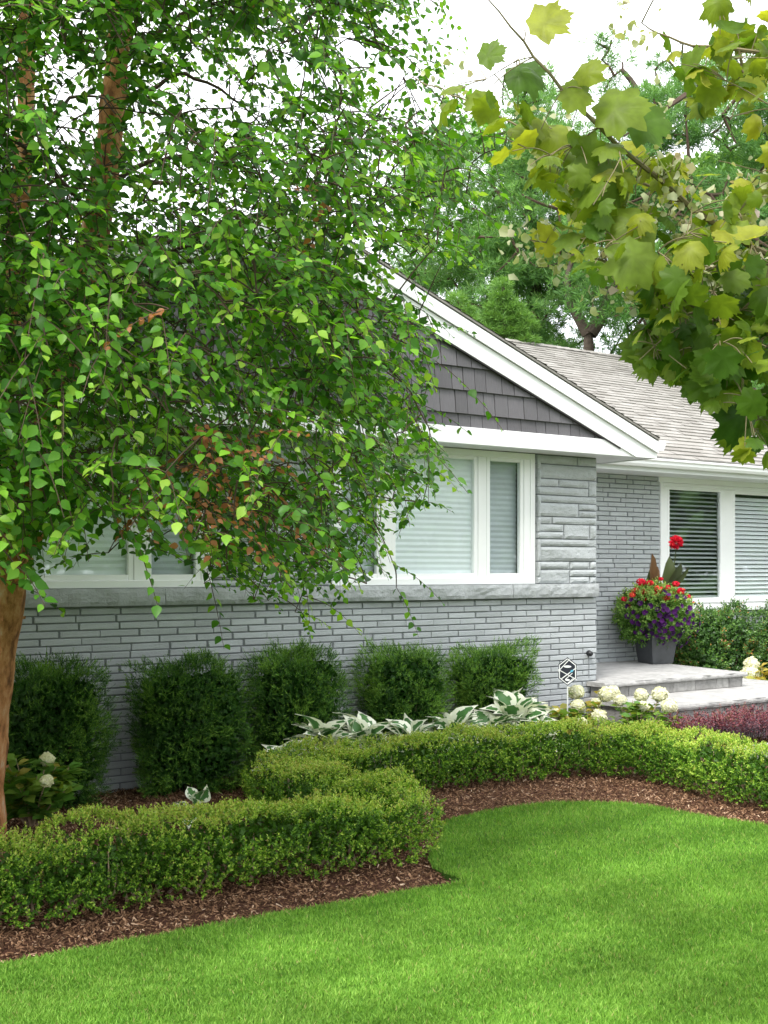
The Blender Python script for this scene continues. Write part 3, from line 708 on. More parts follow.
pt = sheet('path', [tuple(HW(a, b)[:2]) for a, b in ((.1, -1.64), (9, -1.64), (9, -2.95), (1.2, -2.95), (.1, -2.3))], .07, M['slab'], .1); tag(pt, kind='structure')

# ------------------------------------------------------------------ small fixtures
def loc(o, w): o.location = tuple(w)
# security sign: small hexagonal plate on a stake
u, z = UZ(567.5, 671.5, -.75)
sg = empty('security_sign', HW(u, -.75, 0), math.atan2(HW(u, -.75)[1], HW(u, -.75)[0]) - PI / 2)
tag(sg, 'small black hexagonal security sign with white lines on a stake before the wall', 'sign')
R_ = .118; hexp = lambda r, sx_=.82, sy=1.12: [(math.sin(a) * r * sx_, 0, math.cos(a) * r * sy + z) for a in [k * PI / 3 for k in range(6)]]
def plate(pts, v0, v1, name, m_, parent):
    mb = MB(); k_ = len(pts); q = [(p[0], v0, p[2]) for p in pts] + [(p[0], v1, p[2]) for p in pts]
    mb.add(q, [(i, (i + 1) % k_, k_ + (i + 1) % k_, k_ + i) for i in range(k_)])
    cz = sum(p[2] for p in pts) / k_; cx_ = sum(p[0] for p in pts) / k_
    n0 = len(q); mb.add([(p[0], v0, p[2]) for p in pts] + [(cx_, v0, cz)], [(i, (i + 1) % k_, k_) for i in range(k_)]); mb.add([(p[0], v1, p[2]) for p in pts] + [(cx_, v1, cz)], [((i + 1) % k_, i, k_) for i in range(k_)])
    return mb.build(name, m_, parent)
plate(hexp(R_), 0, .008, 'plate', solid('sign black', (.012, .014, .028), .35, .5), sg)
mb = MB()
def bar(mb, a, b, w_=.008, v=-.003):
    a = np.array(a, float); b = np.array(b, float); d = (b - a) / np.linalg.norm(b - a); s = np.array([-d[1], d[0]]) * w_ / 2
    q = [a - s, b - s, b + s, a + s]; mb.add([(p[0], v, p[1] + z) for p in q] + [(p[0], v + .002, p[1] + z) for p in q], [(0, 1, 2, 3), (0, 4, 5, 1), (2, 6, 7, 3), (1, 5, 6, 2), (3, 7, 4, 0)])
hp = [(math.sin(k * PI / 3) * R_ * .72, math.cos(k * PI / 3) * R_ * 1.0) for k in range(6)]
for k_ in range(6): bar(mb, hp[k_], hp[(k_ + 1) % 6])
bar(mb, (-.085, -.0), (.02, .115), .007); bar(mb, (-.085, .018), (.085, -.075), .007); bar(mb, (-.06, -.072), (.08, .035), .009); bar(mb, (-.022, -.075), (.045, -.015), .007); bar(mb, (.0, -.11), (.06, -.055), .006)
el = [(math.cos(a) * .036, 0, math.sin(a) * .011 + .046 + z) for a in np.linspace(0, 2 * PI, 14, endpoint=False)]
mb.build('emblem', M['white'], sg); plate(el, -.003, -.001, 'emblem', M['white'], sg)
plate([(math.cos(a) * .022, 0, math.sin(a) * .010 - .078 + z) for a in np.linspace(0, 2 * PI, 12, endpoint=False)], -.004, -.001, 'emblem', M['white'], sg)
plate([(.022, 0, -.012 + z), (.05, 0, .0 + z), (.056, 0, .018 + z), (.03, 0, .012 + z)], -.004, -.001, 'blue_mark', solid('sign blue', (.12, .45, .62), .4), sg)
mb = MB(); mb.tube([(0, .012, 0), (0, .012, z - .02)], .006, 8); mb.build('stake', M['white'], sg)
# garden tap / round fixture on the wall
u, z = UZ(587.3, 653, 0)
fx = empty('wall_spotlight', HW(u, -.02, z), ANG); tag(fx, 'small round black outdoor spotlight on the brick beside the porch landing', 'light')
mb = MB(); mb.tube([(0, .01, 0), (0, -.012, 0)], .030, 14); mb.build('backplate', M['black'], fx)
mb = MB(); mb.tube([(0, -.01, 0), (-.012, -.03, 0), (-.03, -.055, -.002)], [.014, .022, .027], 14); mb.build('lamp_head', M['black'], fx, True)
mb = MB(); mb.tube([(0, -.0, -.02), (.001, -.004, -.15), (0, -.003, z * -1 + ZL + .03)], .004, 6); mb.build('cable', M['brickgap'], fx)
# ------------------------------------------------------------------ hedges and shrubs
LEAF4 = [(0, 0, 0), (.5, .5, .10), (0, 1, 0), (-.5, .5, .10)]; LEAF4F = [(0, 1, 2, 3)]
def surf_box(n):
    """points and normals on a rounded box -1..1"""
    a = rng.normal(size=(n, 3)); a = norm(a); return a
def superell(d, ex=3.2):
    r = (np.abs(d) ** ex).sum(1) ** (-1 / ex); return d * r[:, None]
def sprigs(mb, base, dirs, count, length, leafL, leafW, tone, tvar=.12, spread=.9, tiptone=.3, seed=0, n_leaf=10, flat=False):
    """short shoots with leaves in pairs"""
    n = len(base); dirs = norm(dirs)
    sidev = norm(np.cross(dirs, rng.normal(size=(n, 3)))); ups = np.cross(sidev, dirs)
    Ls = length * rng.uniform(.7, 1.3, n)
    Ps, Ds, Ns, Ts, Ss = [], [], [], [], []
    for k in range(n_leaf):
        t = (k + .5) / n_leaf; sg = 1 if k % 2 else -1
        if not flat and (k // 2) % 2: lat = ups
        else: lat = sidev
        p = base + dirs * (Ls * t)[:, None]
        d = lat * sg * spread + dirs * (.55 + .6 * t) + rng.normal(0, .22, (n, 3))
        nn = np.cross(np.cross(dirs, lat), dirs) * .1 + dirs * .9 + np.array([0, 0, .5]) + rng.normal(0, .3, (n, 3))
        Ps.append(p); Ds.append(d); Ns.append(nn); Ts.append(tone + tiptone * (t - .5) + rng.normal(0, tvar, n)); Ss.append(leafL * rng.uniform(.7, 1.2, n) * (1 - .25 * t))
    w = leafW / leafL; tv = [(0, 0, 0), (.5 * w, .5, .10 * w), (0, 1, 0), (-.5 * w, .5, .10 * w)]
    mb.scatter(tv, LEAF4F, np.concatenate(Ps), np.concatenate(Ds), np.concatenate(Ns), np.concatenate(Ss), np.clip(np.concatenate(Ts), 0, .96))

def resample(pts, step):
    pts = np.asarray(pts, float); s = np.r_[0, np.cumsum(np.linalg.norm(np.diff(pts, axis=0), axis=1))]
    t = np.linspace(0, s[-1], int(s[-1] / step) + 2); return np.stack([np.interp(t, s, pts[:, k]) for k in range(pts.shape[1])], 1)
def hedge(name, path, hw, ht, label, dens=1400, seed=0, group=None, endround=(True, True)):
    path = smoothpoly(path, 3); pc = resample(path, .02); tg = norm(np.gradient(pc, axis=0)); nr = np.stack([-tg[:, 1], tg[:, 0]], 1)
    L = len(pc) * .02; s_tot = L
    root = empty(name, (pc[len(pc) // 2][0], pc[len(pc) // 2][1], 0)); off = np.array([pc[len(pc) // 2][0], pc[len(pc) // 2][1], 0])
    tag(root, label, 'hedge', group)
    # perimeter of the section: up one side, over, down the other
    side = ht - .03; top = 2 * hw; per = 2 * side + top
    N = int(dens * L * per)
    i = rng.integers(0, len(pc), N); q = rng.uniform(0, per, N)
    lat = np.where(q < side, -hw, np.where(q < side + top, q - side - hw, hw)); z = np.where(q < side, q + .03, np.where(q < side + top, ht, per - q + .03))
    nl = np.where(q < side, -1., np.where(q < side + top, 0, 1.)); nz = np.where((q >= side) & (q < side + top), 1., 0.)
    # end caps
    def mk(idx, lat, z, nl, nz, na):
        c = pc[idx]; P3 = np.stack([c[:, 0] + nr[idx, 0] * lat, c[:, 1] + nr[idx, 1] * lat, z], 1)
        N3 = np.stack([nr[idx, 0] * nl + tg[idx, 0] * na, nr[idx, 1] * nl + tg[idx, 1] * na, nz], 1); return P3, norm(N3)
    P3, N3 = mk(i, lat, z, nl, nz, np.zeros(N))
    for e, on in ((0, endround[0]), (len(pc) - 1, endround[1])):
        if not on: continue
        n2 = int(dens * 2.2 * hw * ht); sg = -1 if e == 0 else 1
        th = rng.uniform(-PI / 2, PI / 2, n2); zz = rng.uniform(.03, ht, n2); c = pc[e]
        rr = hw * np.where(rng.random(n2) < .3, np.sqrt(rng.random(n2)), 1); zz = np.where(rr < hw, ht, zz)
        a_ = tg[e] * sg; b_ = nr[e]
        pp = np.stack([c[0] + (a_[0] * np.cos(th) + b_[0] * np.sin(th)) * rr, c[1] + (a_[1] * np.cos(th) + b_[1] * np.sin(th)) * rr, zz], 1)
        nn = np.stack([a_[0] * np.cos(th) + b_[0] * np.sin(th), a_[1] * np.cos(th) + b_[1] * np.sin(th), np.zeros(n2)], 1); nn[rr < hw] = (0, 0, 1)
        P3 = np.vstack([P3, pp]); N3 = np.vstack([N3, nn])
    # round the shoulders and pinch the foot
    zrel = P3[:, 2] / ht
    lump = noise3(P3, seed + 1, 2.9, 2); fine = noise3(P3, seed + 2, 12.0, 2)
    amp = .044 * lump + .014 * fine
    P3 = P3 + N3 * amp[:, None]
    c_near = pc[np.argmin(((P3[:, None, :2][:, :, :] - pc[None, ::10]) ** 2).sum(2), 1) * 10] if len(P3) < 60000 else None
    latv = P3[:, :2] - c_near
    ld = np.linalg.norm(latv, axis=1)
    sh = np.clip((ld - hw * .62) / (hw * .38), 0, 1.3); P3[:, 2] -= np.where(P3[:, 2] > ht * .6, sh ** 2.2 * .040, 0)
    foot = np.clip(1 - P3[:, 2] / (ht * .45), 0, 1); P3[:, :2] = c_near + latv * (1 - .16 * foot[:, None])
    depth = rng.exponential(.012, len(P3)); P3 = P3 - N3 * depth[:, None]
    # leave ragged holes where growth is thin
    keep = (fine > -.62) | (rng.random(len(P3)) < .35); keep &= (P3[:, 2] > .02)
    P3, N3, lump = P3[keep], N3[keep], lump[keep]
    d = N3 * .75 + np.array([0, 0, .55]) + rng.normal(0, .42, P3.shape)
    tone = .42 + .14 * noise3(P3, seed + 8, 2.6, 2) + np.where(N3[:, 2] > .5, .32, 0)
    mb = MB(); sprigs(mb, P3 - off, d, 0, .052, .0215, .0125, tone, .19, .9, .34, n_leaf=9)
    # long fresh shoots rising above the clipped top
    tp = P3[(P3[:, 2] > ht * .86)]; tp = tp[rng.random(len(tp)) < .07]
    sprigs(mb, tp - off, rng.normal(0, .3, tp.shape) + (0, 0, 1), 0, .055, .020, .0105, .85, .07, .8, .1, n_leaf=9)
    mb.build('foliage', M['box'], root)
    # woody inside
    mb = MB(); k_ = 0
    for s_ in np.arange(.12, L - .05, .17):
        j = min(int(s_ / .02), len(pc) - 1); c = pc[j]
        for _ in range(3):
            a = rng.normal(0, .02, 2); b = np.clip(rng.normal(0, hw * .33, 2), -hw * .55, hw * .55)
            p0 = np.array([c[0] + a[0], c[1] + a[1], -.02]); p2 = np.array([c[0] + b[0], c[1] + b[1], ht * rng.uniform(.55, .85)]); p1 = (p0 + p2) / 2 + np.array([b[0] * .35, b[1] * .35, -.02])
            mb.tube(np.array([p0, p1, p2]) - off, [.009, .006, .003], 5, caps=False)
    mb.build('stem', M['paletwig'], root)
    # dense inner twiggy growth so nothing shows through
    n3 = int(L * 2 * hw * ht * 9000); j = rng.integers(0, len(pc), n3); la = rng.uniform(-hw * .72, hw * .72, n3); zz = rng.uniform(.07, ht * .86, n3)
    pp = np.stack([pc[j, 0] + nr[j, 0] * la, pc[j, 1] + nr[j, 1] * la, zz], 1) - off
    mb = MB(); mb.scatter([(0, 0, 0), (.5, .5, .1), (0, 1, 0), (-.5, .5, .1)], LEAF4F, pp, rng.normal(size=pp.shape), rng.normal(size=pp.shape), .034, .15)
    mb.build('inner_growth', M['box'], root)
    return root
hedge('boxwood_hedge', [(-3.7, 4.62), (-2.6, 5.33), (-1.6, 5.99), (-.95, 6.42), (-.45, 6.74), (.08, 7.09)], .27, .375,
      'clipped boxwood hedge nearest the lawn, running along the mulch edge at the left', seed=20)
hedge('boxwood_hedge', [(-.02, 7.36), (-.36, 7.60), (-.66, 7.93), (-.68, 8.3), (-.40, 8.72), (.2, 9.18), (.75, 9.5), (1.3, 9.82), (1.75, 9.97), (2.15, 9.85), (2.42, 9.4), (2.62, 8.85), (3.0, 8.35), (3.5, 7.95)], .25, .385,
      'clipped boxwood hedge that curves behind the lawn towards the porch steps', seed=40)

def shrub(name, w, cx_, base, ht, label, cat, mat, taper=(1, 1), n=2100, L=.105, nl=.027, nw=.0048, leafn=20, group=None, seed=0, depth=.30, tone=.42, ex=3.0, flat=True, tip=.35, topjag=.05, spread=1.0):
    root = empty(name, base); tag(root, label, cat, group)
    d = surf_box(n); s = superell(d, ex); c0 = np.array([0, 0, ht * .52])
    zz = (s[:, 2] + 1) / 2; tw = taper[0] + (taper[1] - taper[0]) * zz
    rad = 1 + .13 * noise3(s * 1.0 + seed, seed, 1.6, 2) + .10 * noise3(s, seed + 3, 4.5, 2)
    Pn = np.stack([s[:, 0] * w / 2 * tw, s[:, 1] * depth * tw, s[:, 2] * ht * .48], 1) * rad[:, None]
    dep = rng.exponential(.035, n); nrm = norm(np.stack([s[:, 0] / (w / 2), s[:, 1] / depth, s[:, 2] / (ht * .5)], 1))
    Pn = Pn * 1.0 - nrm * dep[:, None] - nrm * L * .35
    # clumps: remove the thin spots
    cl = noise3(Pn * 1.0, seed + 5, 6.0, 2); k = (cl > -.35) | (rng.random(n) < .45); Pn, nrm, cl = Pn[k], nrm[k], cl[k]
    a = ANG; ca, sa = math.cos(a), math.sin(a)
    rot = lambda q: np.stack([q[:, 0] * ca - q[:, 1] * sa, q[:, 0] * sa + q[:, 1] * ca, q[:, 2]], 1)
    Pn = rot(Pn) + c0; nrm = rot(nrm)
    dd = nrm * .8 + np.array([0, 0, .45]) + rng.normal(0, .45, Pn.shape)
    mb = MB(); sprigs(mb, Pn, dd, 0, L, nl, nw, tone + .30 * cl, .17, spread, tip, n_leaf=leafn, flat=flat)
    k2 = (Pn[:, 2] > ht * .85) & (rng.random(len(Pn)) < .05)
    sprigs(mb, Pn[k2], dd[k2] + (0, 0, .9), 0, L * 1.5, nl, nw, tone + .25, .1, spread, .2, n_leaf=leafn, flat=flat)
    mb.build('foliage', mat, root)
    mb = MB()
    for _ in range(22):
        b = np.clip(rng.normal(0, 1, 2), -1.5, 1.5) * (w * .12, depth * .25) * taper[0]; z = ht * rng.uniform(.45, .8)
        mb.tube([(b[0] * .2, b[1] * .2, -.03), (b[0] * .8, b[1] * .8, z * .5), (b[0] * 1.35, b[1] * 1.35, z)], [.014, .009, .004], 5, caps=False)
    mb.build('stem', M['twig'], root)
    m3 = int(w * depth * 2 * ht * 16000); q = rng.uniform(-1, 1, (m3, 3)); q = q[(np.abs(q) ** ex).sum(1) < .9]
    zq = (q[:, 2] + 1) / 2; tq = taper[0] + (taper[1] - taper[0]) * zq
    q = rot(np.stack([q[:, 0] * w * .39 * tq, q[:, 1] * depth * .74 * tq, q[:, 2] * ht * .41], 1)) + c0
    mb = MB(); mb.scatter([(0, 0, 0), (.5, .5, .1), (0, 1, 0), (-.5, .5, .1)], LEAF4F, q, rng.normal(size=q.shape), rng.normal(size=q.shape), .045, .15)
    mb.build('inner_growth', mat, root)
    return root
YG = 'dark green yews along the front wall'
def wallpt(x, v):      # ground point in front of the wall under image column x
    u, _ = UZ(x, 600, v); return HW(u, v, 0)
def ytop(p, y): return EYE - (y - HZ) / F * p[1]
yews = [(50, -.40, 100, 671, (1, 1.0), 'dark green yew beside the river birch trunk, leftmost of the yews by the wall', .42),
        (191, -.42, 113, 668, (.86, 1.04), 'broad dark green yew second from the left by the wall, standing clear of the hosta', .46),
        (297, -.40, 90, 655, (.95, 1.0), 'middle dark green yew of the row by the wall, with a stray shoot', .38),
        (404, -.38, 88, 653, (.9, 1.0), 'square topped green yew just behind the hosta, second from the right in the row', .34),
        (492, -.38, 88, 652, (.55, 1.12), 'green yew that tapers to a narrow foot, rightmost of the yews by the wall', .36)]
for i, (x, v, wpx, yt, tp, lab, dep) in enumerate(yews):
    p = wallpt(x, v); w_ = wpx / F * p[1] / math.cos(ANG) * .86; h_ = ytop(p, yt)
    r_ = shrub('yew_bush', w_, 0, tuple(p), h_ + .02, lab, 'shrub', M['yew'], tp, n=6200, L=.07, nl=.024, nw=.0058, leafn=14, ex=5.5, group=YG, seed=60 + 7 * i, depth=.30, tone=.44 + .17 * (i >= 3) + .08 * (i == 2), spread=.85, tip=.5)
    if i == 2:
        mb = MB(); b0 = np.array([[w_ * .44 * math.cos(ANG), w_ * .42 * math.sin(ANG), h_ * .68]]) + rng.normal(0, .015, (16, 3))
        sprigs(mb, b0, rng.normal(0, .25, (16, 3)) + (.7, .3, .75), 0, .16, .027, .0048, .7, .1, 1, .2, n_leaf=22, flat=True); mb.build('stray_shoot', M['yew'], r_)

# glossy hedge under the porch window
pe = HW(2.62 + .35, VB - .42, 0)
def vpt(x, v): u, _ = UZ(x, 600, v); return HW(u, v, 0)
for i, (xa, xb, v, yt, lab) in enumerate([(683, 750, VB - .36, 611, 'rounded glossy green shrub below the blinds of the porch window, beside the planter'),
                                         (752, 830, VB - .30, 613, 'darker glossy green shrub at the right edge, behind the yellow leaved hydrangea')]):
    ua, ub = UZ(xa, 600, v)[0], UZ(xb, 600, v)[0]; p = HW((ua + ub) / 2, v, 0)
    shrub('glossy_shrub', (ub - ua) * 1.02, 0, tuple(p), ytop(p, yt), lab, 'shrub', M['euonymus'], (1, 1), n=2600, L=.09, nl=.036, nw=.021, leafn=9, seed=130 + i * 9, depth=.30, tone=.48 - .12 * i, ex=4.0, flat=False, tip=.3, spread=.9, group='glossy shrubs below the porch window')

# variegated hostas
def hosta_leaf():
    nu, nv_ = 7, 6; V = []; T = []; Fq = []
    for j in range(nv_ + 1):
        t = j / nv_; w = .42 * math.sin(min(1, t * 1.04 + .07) * PI) ** .75 * (1 - .25 * t) if j < nv_ else .004
        for i in range(nu):
            s = (-1, -.62, -.42, 0, .42, .62, 1)[i]; V.append((s * w, t, .14 * math.sin(t * PI) - .22 * t * t + .10 * abs(s) * (w / .36) + .012 * math.sin(i * 2.2 + j)))
    for j in range(nv_):
        for i in range(nu - 1):
            Fq.append((j * nu + i, j * nu + i + 1, (j + 1) * nu + i + 1, (j + 1) * nu + i)); T.append(.95 if i in (0, nu - 2) or (i in (1, nu - 3) and j % 2) or j == nv_ - 1 else .2 + .1 * (i % 2))
    return V, Fq, T
HV, HF, HT_ = hosta_leaf()
def hosta(p, r, n, label, h=.22):
    root = empty('hosta', tuple(p)); tag(root, label, 'plant', 'white edged hostas')
    a = rng.uniform(0, 2 * PI, n); el = rng.uniform(.1, 1.0, n); D = np.stack([np.cos(a) * np.cos(el), np.sin(a) * np.cos(el), np.sin(el)], 1)
    Pp = np.stack([np.cos(a) * r * (.15 + .45 * (1 - el)), np.sin(a) * r * (.15 + .45 * (1 - el)), h * (.35 + .65 * el) + rng.normal(0, .02, n)], 1)
    mb = MB(); mb.scatter(HV, HF, Pp, D, np.tile([0, 0, 1.0], (n, 1)) + rng.normal(0, .3, (n, 3)), rng.uniform(.75, 1.15, n) * r * .95, ttone=HT_)
    mb.build('leaves', M['hosta'], root, True)
    mb = MB()
    for q in Pp: mb.tube([(0, 0, 0), q * (.6, .6, .7), q], [.006, .005, .004], 5, caps=False)
    mb.build('stalks', M['hydr'], root)
hl = [(a, b, c, d * 1.12, e * 1.50) for a, b, c, d, e in [(287, -.95, 'small low hosta at the left end of the white edged row behind the hedge', 0.19, 0.17),
      (322, -.86, 'white edged hosta in front of the middle yew', .24, .25), (366, -.80, 'white edged hosta between the middle yew and the square topped yew', .24, .24),
      (412, -.80, 'low white edged hosta in front of the square topped yew', .22, .20), (452, -.74, 'upright white edged hosta between the two right hand yews', .23, .24),
      (492, -.78, 'white edged hosta at the foot of the narrow footed yew', .24, .20), (515, -.74, 'tallest white edged hosta, at the right end of the row beside the hydrangea', .25, .29),
      (540, -.80, 'low white edged hosta tucked against the cream hydrangea', .19, .13)]]
for x, v, lab, r, h in hl: hosta(vpt(x, v - .05), r * .98, 72, lab, h * .98)
hosta(GR(196, 832), .15, 9, 'tiny solitary hosta on the mulch just behind the nearest hedge', .20)

# hydrangeas
OV = [(0, 0, 0), (.26, .30, .05), (.30, .58, .04), (0, 1, -.12), (-.30, .58, .04), (-.26, .30, .05), (0, .30, -.02), (0, .62, -.03)]
OVF = [(0, 1, 6), (1, 2, 7), (1, 7, 6), (2, 3, 7), (0, 6, 5), (5, 6, 7), (5, 7, 4), (4, 7, 3)]
PET = [(-.5, -.5, 0), (.5, -.5, .1), (.5, .5, 0), (-.5, .5, .1)]
def hydrangea(base, heads, w, ht, label, leafL=.10, n=420, tone=.45, green=0.6, group='hydrangeas'):
    root = empty('hydrangea', tuple(base)); tag(root, label, 'shrub', group); base = np.array(base)
    st = MB(); tips = []
    for i in range(34):
        a = rng.uniform(0, 2 * PI); r = w * math.sqrt(rng.uniform(.05, 1)); z = ht * rng.uniform(.55, 1) * (1 - .35 * (r / w) ** 2)
        tips.append(np.array([math.cos(a) * r, math.sin(a) * r, z]))
    for h in heads: tips.append(np.array(h[0]) - base)
    Pp, D = [], []
    for t in tips:
        b = t * (.12, .12, 0); mid = t * (.55, .55, .6); st.tube([b, mid, t], [.006, .005, .003], 5, caps=False)
        for k in range(max(5, n // len(tips))):
            f = rng.uniform(.25, .98); q = b * (1 - f) ** 2 + 2 * mid * f * (1 - f) + t * f * f; a = rng.uniform(0, 2 * PI)
            Pp.append(q); D.append((math.cos(a), math.sin(a), rng.uniform(-.15, .6)))
    st.build('stem', M['paletwig'], root)
    mb = MB(); Pp = np.array(Pp); mb.scatter(OV, OVF, Pp, D, np.tile([0, 0, 1.0], (len(Pp), 1)) + rng.normal(0, .35, Pp.shape), leafL * rng.uniform(.6, 1.15, len(Pp)), np.clip(tone + .2 * (Pp[:, 2] / ht - .5) + rng.normal(0, .16, len(Pp)), 0, 1))
    mb.build('leaves', M['hydr'], root, True)
    for c, r in heads:
        c = np.array(c) - base; n2 = 900; d = norm(rng.normal(size=(n2, 3))); lump = 1 + .17 * noise3(d, int(r * 1000), 2.6, 2)
        mb = MB(); mb.scatter(PET, LEAF4F, c + d * (r * lump * (1, .98, .86)[2])[:, None] * (1, 1, .88), norm(np.cross(d, rng.normal(size=d.shape))), d + rng.normal(0, .55, d.shape), r * .20 * rng.uniform(.7, 1.1, n2), np.clip(green + rng.normal(0, .22, n2), 0, 1))
        d2 = norm(rng.normal(size=(90, 3))); mb.scatter(PET, LEAF4F, c + d2 * r * .72, norm(np.cross(d2, rng.normal(size=d2.shape))), d2, r * .55, .3)
        mb.build('flower_head', M['hydfl'], root)
hp_ = GR(32, 826)
hydrangea(hp_, [(W(47, 759, 7.9), .052), (W(46, 781, 7.6) * 1 + (0, 0, 0.0), .03)][:1] + [(W(46.5, 781, 7.65), .048)], .30, .50, 'green leaved hydrangea with two pale flower heads beside the river birch trunk', .13, 900, .60, .3)
Zm = 10.95
b1 = W(572, 745, 10.95); b1[2] = 0
hydrangea(b1, [(W(576, 692, 11.1), .078), (W(578, 706, 10.9), .072), (W(545, 709, 10.9), .05), (W(556, 713, 10.8), .05), (W(596, 703, 11.0), .055), (W(606, 694, 10.8), .08), (W(599, 716, 10.75), .075), (W(582, 722, 10.6), .05)], .38, .54,
          'hydrangea with creamy white flower heads below the security sign', .10, 1100, .78, .6)
b2 = W(640, 742, 11.0); b2[2] = 0
hydrangea(b2, [(W(613, 692, 11.2), .072), (W(620, 700, 11.0), .065), (W(641, 695, 11.05), .072), (W(660, 694, 11.1), .082), (W(669, 706, 10.9), .078), (W(643, 706, 10.9), .058)], .35, .52,
          'hydrangea with cream flower heads in front of the lower porch step', .10, 900, .66, .65)
b3 = HW(2.75 + .45, VB - 1.05, 0); Zb = b3[1]
hydrangea(b3, [(W(751, 664, Zb), .10), (W(750, 674, Zb - .05), .115)], .28, .62, 'hydrangea with two cream heads and yellowing leaves at the right end of the porch landing', .12, 620, .97, .55)

# barberry
def ground_mass(name, poly_uv, ht, mat, label, cat, n, L=.09, nl=.022, nw=.013, tone=.5, seed=0):
    poly = np.array([HW(a, b)[:2] for a, b in poly_uv]); lo, hi = poly.min(0), poly.max(0); c0 = poly.mean(0)
    x, y = rng.uniform(lo[0], hi[0], n * 2), rng.uniform(lo[1], hi[1], n * 2); k = inpoly(x, y, poly); x, y = x[k][:n], y[k][:n]; n = len(x)
    root = empty(name, (c0[0], c0[1], 0)); tag(root, label, cat)
    p = np.stack([x, y, np.zeros(n)], 1); hh = ht * (1 + .28 * noise3(p, seed, 3.5, 2)); p[:, 2] = np.maximum(hh * rng.uniform(.15, 1, n) ** .45, .02)
    q = p - np.array([c0[0], c0[1], 0]); mb = MB()
    sprigs(mb, q, rng.normal(0, .4, q.shape) + (0, 0, 1), 0, L, nl, nw, tone + .35 * (p[:, 2] / ht - .8) + .1 * noise3(p, seed + 1, 5), .13, .9, .25, n_leaf=10)
    mb.build('foliage', mat, root)
    mb = MB()
    for i in rng.integers(0, n, 160): mb.tube([(q[i, 0] * .97, q[i, 1] * .97, 0), q[i]], [.005, .002], 4, caps=False)
    mb.build('stem', M['twig'], root)
ground_mass('barberry', [(-.25, -1.10), (2.9, -1.10), (2.9, -1.60), (1.2, -1.62), (.12, -1.60), (-.55, -1.5)], .235, M['barb'], 'low dark red barberry massed between the lower porch step and the path', 'shrub', 5200, L=.10, nl=.028, nw=.018, tone=.62, seed=77)

# ------------------------------------------------------------------ planter with flowers
uq, _ = UZ(655, 664, 0.75); pb = HW(UZ(655.5, 600, .95)[0], .95, ZL + .002 + .022 * .97)
PL = empty('planter', tuple(pb), ANG + math.radians(-12)); tag(PL, 'tapered charcoal square planter standing on the porch landing', 'planter')
mb = MB(); hb, hwid, hw0 = .44, .20, .145
def ring(w, z): return [(-w, -w, z), (w, -w, z), (w, w, z), (-w, w, z)]
q = ring(hw0, 0) + ring(hwid, hb) + ring(hwid + .012, hb) + ring(hwid + .012, hb + .03) + ring(hwid - .015, hb + .03) + ring(hwid - .03, hb - .05)
f = [(3, 2, 1, 0)]
for k in range(5):
    for i in range(4): f.append((k * 4 + i, k * 4 + (i + 1) % 4, k * 4 + 4 + (i + 1) % 4, k * 4 + 4 + i))
mb.add(q, f); mb.build('pot', M['planter'], PL)
mb = MB(); mb.add(ring(hwid - .03, hb - .03), [(0, 1, 2, 3)]); mb.build('soil', M['soil'], PL)
FL = empty('potted_flowers', tuple(pb + (0, 0, hb - .02))); tag(FL, 'mixed purple petunias, red geraniums and trailing greenery filling the charcoal planter', 'flowers')
Zp = pb[1]; orig = pb + (0, 0, hb - .02)
cc_ = W(656, 613, Zp) - orig
n = 1500; d = norm(rng.normal(size=(n, 3))); rad = (.43, .36, .33)
r_ = (1 + .16 * noise3(d, 90, 1.5, 2)); Pp = cc_ + d * rad * (r_ * rng.uniform(.55, 1, n) ** .5)[:, None]
Pp[:, 2] -= np.clip(np.abs(Pp[:, 0] - cc_[0]) - .15, 0, 1) * .25
mb = MB(); sprigs(mb, Pp, d + rng.normal(0, .5, d.shape) + (0, 0, .3), 0, .09, .04, .024, .5 + .25 * d[:, 2], .2, .9, .2, n_leaf=8); mb.build('foliage', M['potleaf'], FL)
ir = norm(rng.normal(size=(1600, 3))) * rad * .62 * rng.uniform(.2, 1, 1600)[:, None] + cc_
mb = MB(); mb.scatter(LEAF4, LEAF4F, ir, rng.normal(size=ir.shape), rng.normal(size=ir.shape), .07, .1); mb.build('inner_growth', M['potleaf'], FL)
